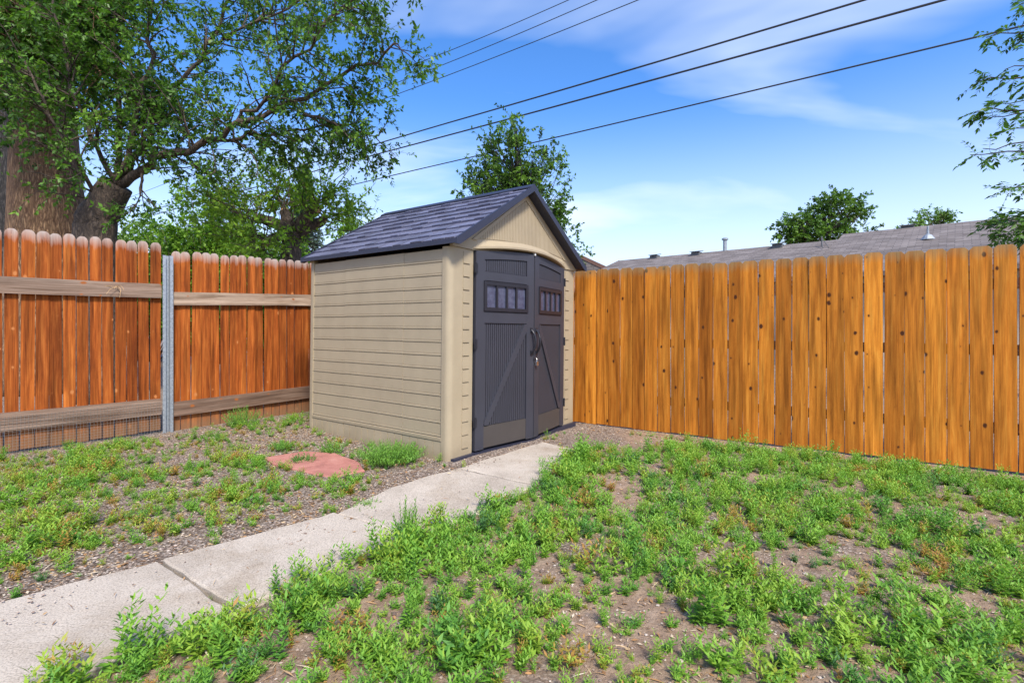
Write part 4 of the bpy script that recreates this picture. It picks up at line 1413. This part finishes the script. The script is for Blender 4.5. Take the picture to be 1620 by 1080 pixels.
# -- pruned tree with cut stubs and lime sprouts behind the red fence
t = TreeB(41)
b0 = at(458, 600, 8.6); b0.z = -0.03
crotch = at(462, 368, 8.6)
t.limb([b0, at(460, 430, 8.6), crotch], 0.18, 0.16, 10, 4, 0.02)
stubs = [((462, 368), (405, 345), 0.13, 0.07, 8.3), ((470, 362), (500, 330), 0.13, 0.09, 8.5), ((455, 372), (420, 385), 0.10, 0.07, 8.1), ((470, 370), (515, 350), 0.12, 0.08, 8.9), ((460, 365), (450, 335), 0.11, 0.08, 8.7)]
ends = []
for (a0, a1, r0, r1, dp) in stubs:
    P_ = t.limb([at(*a0, 8.6), at((a0[0]+a1[0])/2, (a0[1]+a1[1])/2-4, (8.6+dp)/2), at(*a1, dp)], r0, r1, 8, 4, 0.03)
    ends.append((P_[-1], (P_[-1]-P_[-2]).normalized(), r1))
for k in range(120):
    e, d, r = t.r.choice(ends)
    t.branch(e+t.rv(0.1), d*0.5+Vector((t.r.gauss(0, 0.6), t.r.gauss(0, 0.5), t.r.uniform(0.1, 1.0))), t.r.uniform(0.5, 1.3), 0.010, 7, 0.30, 11, 0.1, 0.8)
for k in range(26):   # bare tangled twigs round the head
    d = Vector((t.r.gauss(0, 1), t.r.gauss(0, 0.6), t.r.uniform(-0.4, 0.7)))
    t.twig(crotch+t.rv(0.18), d, t.r.uniform(0.4, 0.9), 0.012, 0, 0.0)
root = t.finish('pruned_tree', 'pollarded tree with cut stubs and lime sprouts behind the red fence', 'tree', M['dark_bark'], M['lime_leaf'], 0.07, 0.5, b0)
for e, d, r in ends:
    c = Acc(); c.tube([e-d*0.01, e+d*0.012], r*0.98, 10)
    o = c.build('cut_end', M['cut_wood'], root); o.matrix_parent_inverse = Matrix.Translation(-b0)

# -- lime shrubs between the elm and the shed
def shrub(seed, px, py_top, dp, w, label, leafm, tint, n=60, leaf=0.06, h0=0.3, name='leafy_shrub'):
    t = TreeB(seed)
    b0 = at(px, 600, dp); b0.z = -0.03
    topz = at(px, py_top, dp).z
    for k in range(n):
        a = t.r.uniform(0, 6.28); r = w*math.sqrt(t.r.random())
        hz = (topz-b0.z)*(1-0.45*(r/w)**2)*t.r.uniform(0.55, 1.0)
        e = b0 + Vector((r*math.cos(a), r*math.sin(a)*0.7, hz))
        s0 = b0 + Vector((r*math.cos(a)*0.15, r*math.sin(a)*0.1, 0))
        P_ = t.limb([s0, s0.lerp(e, 0.5)+t.rv(0.05), e], 0.022, 0.005, 4, 3, 0.04)
        t.clothe(P_, 0.45, 0.16, 0.42, 0.008, 5, 0.24, 9, droop=0.1, tint=tint, up=0.2)
    return t.finish(name, label, 'shrub', M['dark_bark'], leafm, leaf, 0.5, b0, 'shrubs behind the red fence')
shrub(51, 330, 268, 14.5, 2.1, 'lime green thicket behind the red fence between elm and pollarded tree', M['lime_leaf'], 0.55, 120, 0.10)
shrub(52, 540, 318, 13.5, 1.5, 'yellow-green shrub rising behind the shed roof eave', M['lime_leaf'], 0.7, 90, 0.09)
shrub(53, 440, 330, 12.0, 1.3, 'mid green shrub around the pollarded tree', M['lime_leaf'], 0.3, 80, 0.08)
shrub(54, 235, 330, 15.5, 1.9, 'dull green shrub half hidden behind the elm trunk', M['tree_leaf'], 0.7, 80, 0.10)
shrub(55, 610, 318, 12.5, 0.9, 'thin leafy saplings peeping over the shed roof', M['elm_leaf'], 0.7, 16, 0.07)

# -- far spruce
t = TreeB(61)
b0 = at(480, 560, 22); b0.z = -0.03
tip = at(480, 258, 22)
t.limb([b0, b0.lerp(tip, 0.5), tip], 0.22, 0.02, 6, 3, 0.0)
for k in range(230):
    f = t.r.uniform(0.25, 0.99)
    p = b0.lerp(tip, f); a = t.r.uniform(0, 6.28); L = 2.3*(1-f)+0.15
    d = Vector((math.cos(a), math.sin(a), -0.25+0.3*f))
    t.twig(p, d, L*t.r.uniform(0.7, 1.1), 0.02, 70, 0.25, t.r.random())
t.finish('spruce_tree', 'distant blue-green spruce behind the pollarded tree', 'tree', M['dark_bark'], M['spruce'], 0.16, 0.3, b0)

# -- tree behind the shed
def cz(px, py, dp): return tuple(at(px, py, dp))
b0 = at(815, 600, 14.0); b0.z = -0.03
crown_tree(71, b0, at(815, 178, 14).z+0.03,
    [(cz(805, 265, 14), (1.15, 1.1, 1.35)), (cz(850, 310, 14), (1.05, 1.0, 1.1)), (cz(765, 290, 13.8), (0.85, 0.8, 0.6)), (cz(800, 205, 14), (0.55, 0.5, 0.55)), (cz(885, 370, 14), (0.6, 0.8, 0.8)), (cz(905, 388, 14.2), (0.6, 0.5, 0.25)), (cz(870, 250, 14), (0.5, 0.5, 0.6))],
    0.16, M['grey_bark'], M['tree_leaf'], 'poplar_tree', 'slender green tree standing behind the shed roof', 250, 92, 0.42, 0.085, 0.6, None, 0.5)
# -- tree behind the neighbour's roof
b0 = at(1300, 600, 30); b0.z = -0.03
crown_tree(72, b0, at(1310, 298, 30).z,
    [(cz(1325, 330, 30), (1.55, 1.4, 1.2)), (cz(1262, 358, 30), (1.35, 1.2, 0.85)), (cz(1318, 308, 30), (0.7, 0.7, 0.5)), (cz(1300, 372, 30), (2.3, 1.5, 0.6)), (cz(1385, 362, 30), (0.9, 0.8, 0.3))],
    0.22, M['dark_bark'], M['tree_leaf'], 'rounded_tree', 'rounded green tree rising above the neighbouring roof ridge', 150, 100, 0.7, 0.16, 0.65, None, 0.55)
b0 = at(1470, 600, 34); b0.z = -0.03
crown_tree(73, b0, at(1475, 330, 34).z,
    [(cz(1478, 340, 34), (0.9, 0.8, 0.5)), (cz(1440, 354, 34), (1.0, 0.8, 0.35)), (cz(1500, 352, 34), (0.6, 0.6, 0.35))],
    0.16, M['dark_bark'], M['tree_leaf'], 'small_tree', 'sparse small tree top peeking over the neighbouring roof', 46, 60, 0.6, 0.15, 0.6, None, 0.6)

# -- ash at the right whose compound leaves hang over the golden fence
t = TreeB(81)
b0 = Vector((9.2, 6.6, -0.07))
tp = t.limb([b0, b0+Vector((-0.1, 0, 1.8)), b0+Vector((-0.3, -0.1, 3.4)), b0+Vector((-0.3, 0, 5.4))], 0.22, 0.10, 10, 5, 0.02)
ends = [((1610, 10), 6.3), ((1560, 60), 6.2), ((1590, 110), 6.0), ((1545, 130), 6.2), ((1570, 185), 6.1), ((1540, 180), 6.0), ((1555, 235), 6.1), ((1535, 245), 6.0), ((1600, 250), 6.2), ((1590, 165), 6.4), ((1612, 60), 6.3), ((1600, 205), 5.9), ((1580, 300), 6.2), ((1560, 358), 6.4), ((1598, 350), 6.3), ((1612, 335), 6.1), ((1580, 372), 6.6), ((1618, 290), 6.3), ((1615, 130), 6.0), ((1625, 200), 6.2), ((1570, 345), 6.8), ((1605, 380), 6.7), ((1625, 20), 6.1)]
def pinnate(t, p, d, n, L, tint):
    """a compound leaf: leaflets in pairs along a drooping stalk"""
    d = d.normalized(); pts = [p.copy()]
    side0 = d.cross(Vector((0, 0, 1)));
    if side0.length < 0.1: side0 = Vector((1, 0, 0))
    side0.normalize()
    for i in range(n):
        d = (d + Vector((0, 0, -0.07))).normalized(); p = p + d*(L/n); pts.append(p.copy())
        for s_ in (-1, 1):
            t.P.append(p.copy()); t.D.append(side0*s_*0.85+d*0.6+Vector((0, 0, -0.25))); t.T.append(tint)
    t.P.append(p.copy()); t.D.append(d); t.T.append(tint)
    t.w.tube(pts, 0.0016, 3, cap=False)
for (pp, dp) in ends:
    e = at(pp[0], pp[1], dp)
    s0 = tp[min(len(tp)-1, max(4, int(len(tp)*min(1, max(0.2, (e.z-0.3)/5.2)))))]
    m_ = s0.lerp(e, 0.6)+Vector((0.1, 0, 0.25))
    P_ = t.limb([s0, m_, e], 0.028, 0.004, 5, 5, 0.05)
    dense = 2 if pp[1] > 290 else 1
    for k in range(14*dense):
        f = t.r.uniform(0.55, 1.0); i = min(len(P_)-2, int(f*(len(P_)-1)))
        q = P_[i].lerp(P_[i+1], t.r.random())
        d = (P_[i+1]-P_[i]).normalized()*0.5 + t.rv(0.6) + Vector((-0.25, 0, -0.1))
        pinnate(t, q, d, t.r.choice((3, 4, 4, 5)), t.r.uniform(0.14, 0.24), min(1, max(0, t.r.gauss(0.32, 0.18))))
t.finish('ash_tree', 'ash branches with hanging compound leaves over the golden fence end', 'tree', M['grey_bark'], M['elm_leaf'], 0.075, 0.42, b0)

# ------------------------------------------------------------------ neighbouring houses
def uv_planar(o, scale=1.0):
    me = o.data
    uv = me.uv_layers.new(name="UVMap")
    for p in me.polygons:
        nrm = p.normal
        ax = Vector((0, 0, 1)).cross(nrm)
        if ax.length < 0.01: ax = Vector((1, 0, 0))
        ax.normalize(); ay = nrm.cross(ax)
        for li in p.loop_indices:
            co = me.vertices[me.loops[li].vertex_index].co
            uv.data[li].uv = (co.dot(ax)*scale, co.dot(ay)*scale)
def gable_house(name, origin, yaw, segs, label, wallm, roofm, fasciam, wall_h):
    """segs: list of (x0, x1, half, ridge_z, eave_z); ridge runs along local x"""
    root = empty(name, origin, (0, 0, yaw)); tag(root, label, 'house')
    w = Acc()
    for (x0, x1, half, rz_, ez) in segs:
        w.box(x0+0.4, x1-0.02, -half+0.45, half-0.45, -0.1, ez-0.02)
    w.build('wall', wallm, root)
    for (x0, x1, half, rz_, ez) in segs:
        r_ = Acc()
        pts = [(-half, ez-0.12), (half, ez-0.12), (half, ez), (0, rz_), (-half, ez)]
        n = 5
        vs = [(x0, p, q) for p, q in pts] + [(x1, p, q) for p, q in pts]
        fs = [tuple(reversed(range(n))), tuple(range(n, 2*n))] + [(i, (i+1) % n, n+(i+1) % n, n+i) for i in range(n)]
        r_.add(vs, fs)
        o = r_.build('roof', roofm, root); uv_planar(o)
        if x0 > 1: continue
        f = Acc()
        for s_ in (-1, 1):
            f.add([(x0-0.03, 0, rz_+0.01), (x0-0.03, s_*half, ez+0.01), (x0-0.03, s_*half, ez-0.20), (x0-0.03, 0, rz_-0.2),
                   (x0-0.002, 0, rz_+0.01), (x0-0.002, s_*half, ez+0.01), (x0-0.002, s_*half, ez-0.20), (x0-0.002, 0, rz_-0.2)],
                  [(0, 1, 2, 3), (7, 6, 5, 4), (0, 4, 5, 1), (1, 5, 6, 2), (2, 6, 7, 3)])
        f.build('fascia', fasciam, root)
    return root
A = Vector((4.87, 22.5)); Bv = Vector((11.2, 16.8)); dv = (Bv-A).normalized(); yaw = math.atan2(dv.y, dv.x); LEN = (Bv-A).length
nh = gable_house('neighbour_house', (A.x, A.y, 0), yaw, [(0, LEN, 4.6, 4.0, 2.45), (LEN+0.002, LEN+9, 5.2, 4.17, 2.42)], 'low neighbouring house with grey-brown shingle roof beyond the golden fence', M['stucco'], M['far_roof'], M['fascia'], 2.4)
def roof_pt(px, py, lo=0.2, hi=4.0):
    """where the sight line meets the near roof slope, in the house's own frame"""
    inv = nh.matrix_basis.inverted()
    best = None
    for k in range(400):
        dp = 12+k*0.035
        q = inv @ at(px, py, dp)
        rz_ = 4.0 if q.x < LEN else 4.17; half = 4.6 if q.x < LEN else 5.2; ez = 2.45 if q.x < LEN else 2.42
        zz = rz_ - abs(q.y)/half*(rz_-ez)
        if best is None or abs(zz-q.z) < best[0]: best = (abs(zz-q.z), Vector((q.x, q.y, zz)))
    return best[1]
M['vent'] = simple_mat('vent_metal', (0.10, 0.10, 0.10), 0.6)
M['flue'] = simple_mat('flue_metal', (0.30, 0.33, 0.35), 0.5, 0.1, 12, 0.4)
for (px, py) in ((1036, 408), (1102, 403), (1231, 391), (1436, 363)):
    q = roof_pt(px, py)
    a = Acc()
    a.box(-0.16, 0.16, -0.16, 0.16, -0.10, 0.10); a.add([(-0.2, -0.22, 0.10), (0.2, -0.22, 0.10), (0.2, 0.2, 0.15), (-0.2, 0.2, 0.15), (-0.2, -0.22, 0.12), (0.2, -0.22, 0.12), (0.2, 0.2, 0.18), (-0.2, 0.2, 0.18)],
          [(0,3,2,1),(4,5,6,7),(0,1,5,4),(1,2,6,5),(2,3,7,6),(3,0,4,7)])
    a.build('roof_vent', M['vent'], nh, loc=q)
q = roof_pt(1147, 396)
a = Acc(); a.tube([q+Vector((0, 0, -0.1)), q+Vector((0, 0, 0.40))], 0.075, 12); a.tube([q+Vector((0, 0, 0.40)), q+Vector((0, 0, 0.41)), q+Vector((0, 0, 0.47)), q+Vector((0, 0, 0.49))], [0.08, 0.12, 0.12, 0.07], 12)
a.build('flue_pipe', M['flue'], nh)
q = roof_pt(1468, 378)
a = Acc(); a.tube([q+Vector((0, 0, -0.02)), q+Vector((0, 0, 0.10)), q+Vector((0, 0, 0.14)), q+Vector((0, 0, 0.36))], [0.17, 0.09, 0.03, 0.022], 12)
a.build('pipe_flashing', M['flue'], nh)
q = roof_pt(1300, 390)
a = Acc(); a.tube([q, q+Vector((0, 0, 0.34))], 0.02, 6); a.tube([q+Vector((0, 0, 0.3)), q+Vector((0.25, -0.3, -0.1))], 0.012, 5); a.tube([q+Vector((0, 0, 0.3)), q+Vector((0.1, -0.4, -0.1))], 0.012, 5)
a.build('service_mast', M['vent'], nh)

P0 = at(921, 404, 27)
gable_house('white_house', (P0.x, P0.y, 0), R(66), [(0, 7, 3.0, P0.z, P0.z-1.55)], 'white gabled house with brown fascia glimpsed past the shed roof', M['white_wall'], M['far_roof'], M['fascia'], 2.6)

# ------------------------------------------------------------------ overhead cables
CN = Vector((0.583, 0.81)); CD = Vector((-0.8116, 0.5842))
def cable(px1, py1, px2, py2, dist, rad, label, sag=0.25):
    def hit(px, py):
        rx = (px-810)/FOC; dp = dist/(CN.x*rx+CN.y)
        return at(px, py, dp)
    p, q = hit(px1, py1), hit(px2, py2)
    d = (q-p)
    pts = []
    for k in range(41):
        t = -0.9 + 4.4*k/40
        c = p + d*t
        c.z -= sag*4*t*(1-t)*0.25 if 0 <= t <= 1 else 0
        pts.append(c)
    a = Acc(); a.tube(pts, rad, 6)
    o = a.build('overhead_cable', M['cable'])
    tag(o, label, 'cable', 'overhead cables')
cable(900, 0, 640, 108, 15.2, 0.014, 'thin overhead cable, topmost of the three thin upper ones')
cable(945, 0, 630, 130, 14.8, 0.014, 'thin overhead cable, middle of the three thin upper ones')
cable(1010, 0, 590, 163, 14.4, 0.014, 'thin overhead cable, lowest of the three thin upper ones')
cable(1368, 0, 700, 197, 14.1, 0.025, 'thick overhead cable, upper of the two thick ones', 0.1)
cable(1494, 0, 600, 243, 14.1, 0.026, 'thick overhead cable, lower of the two thick ones', 0.1)
cable(1598, 46, 640, 273, 14.1, 0.019, 'lowest overhead cable running below the thick pair', 0.1)
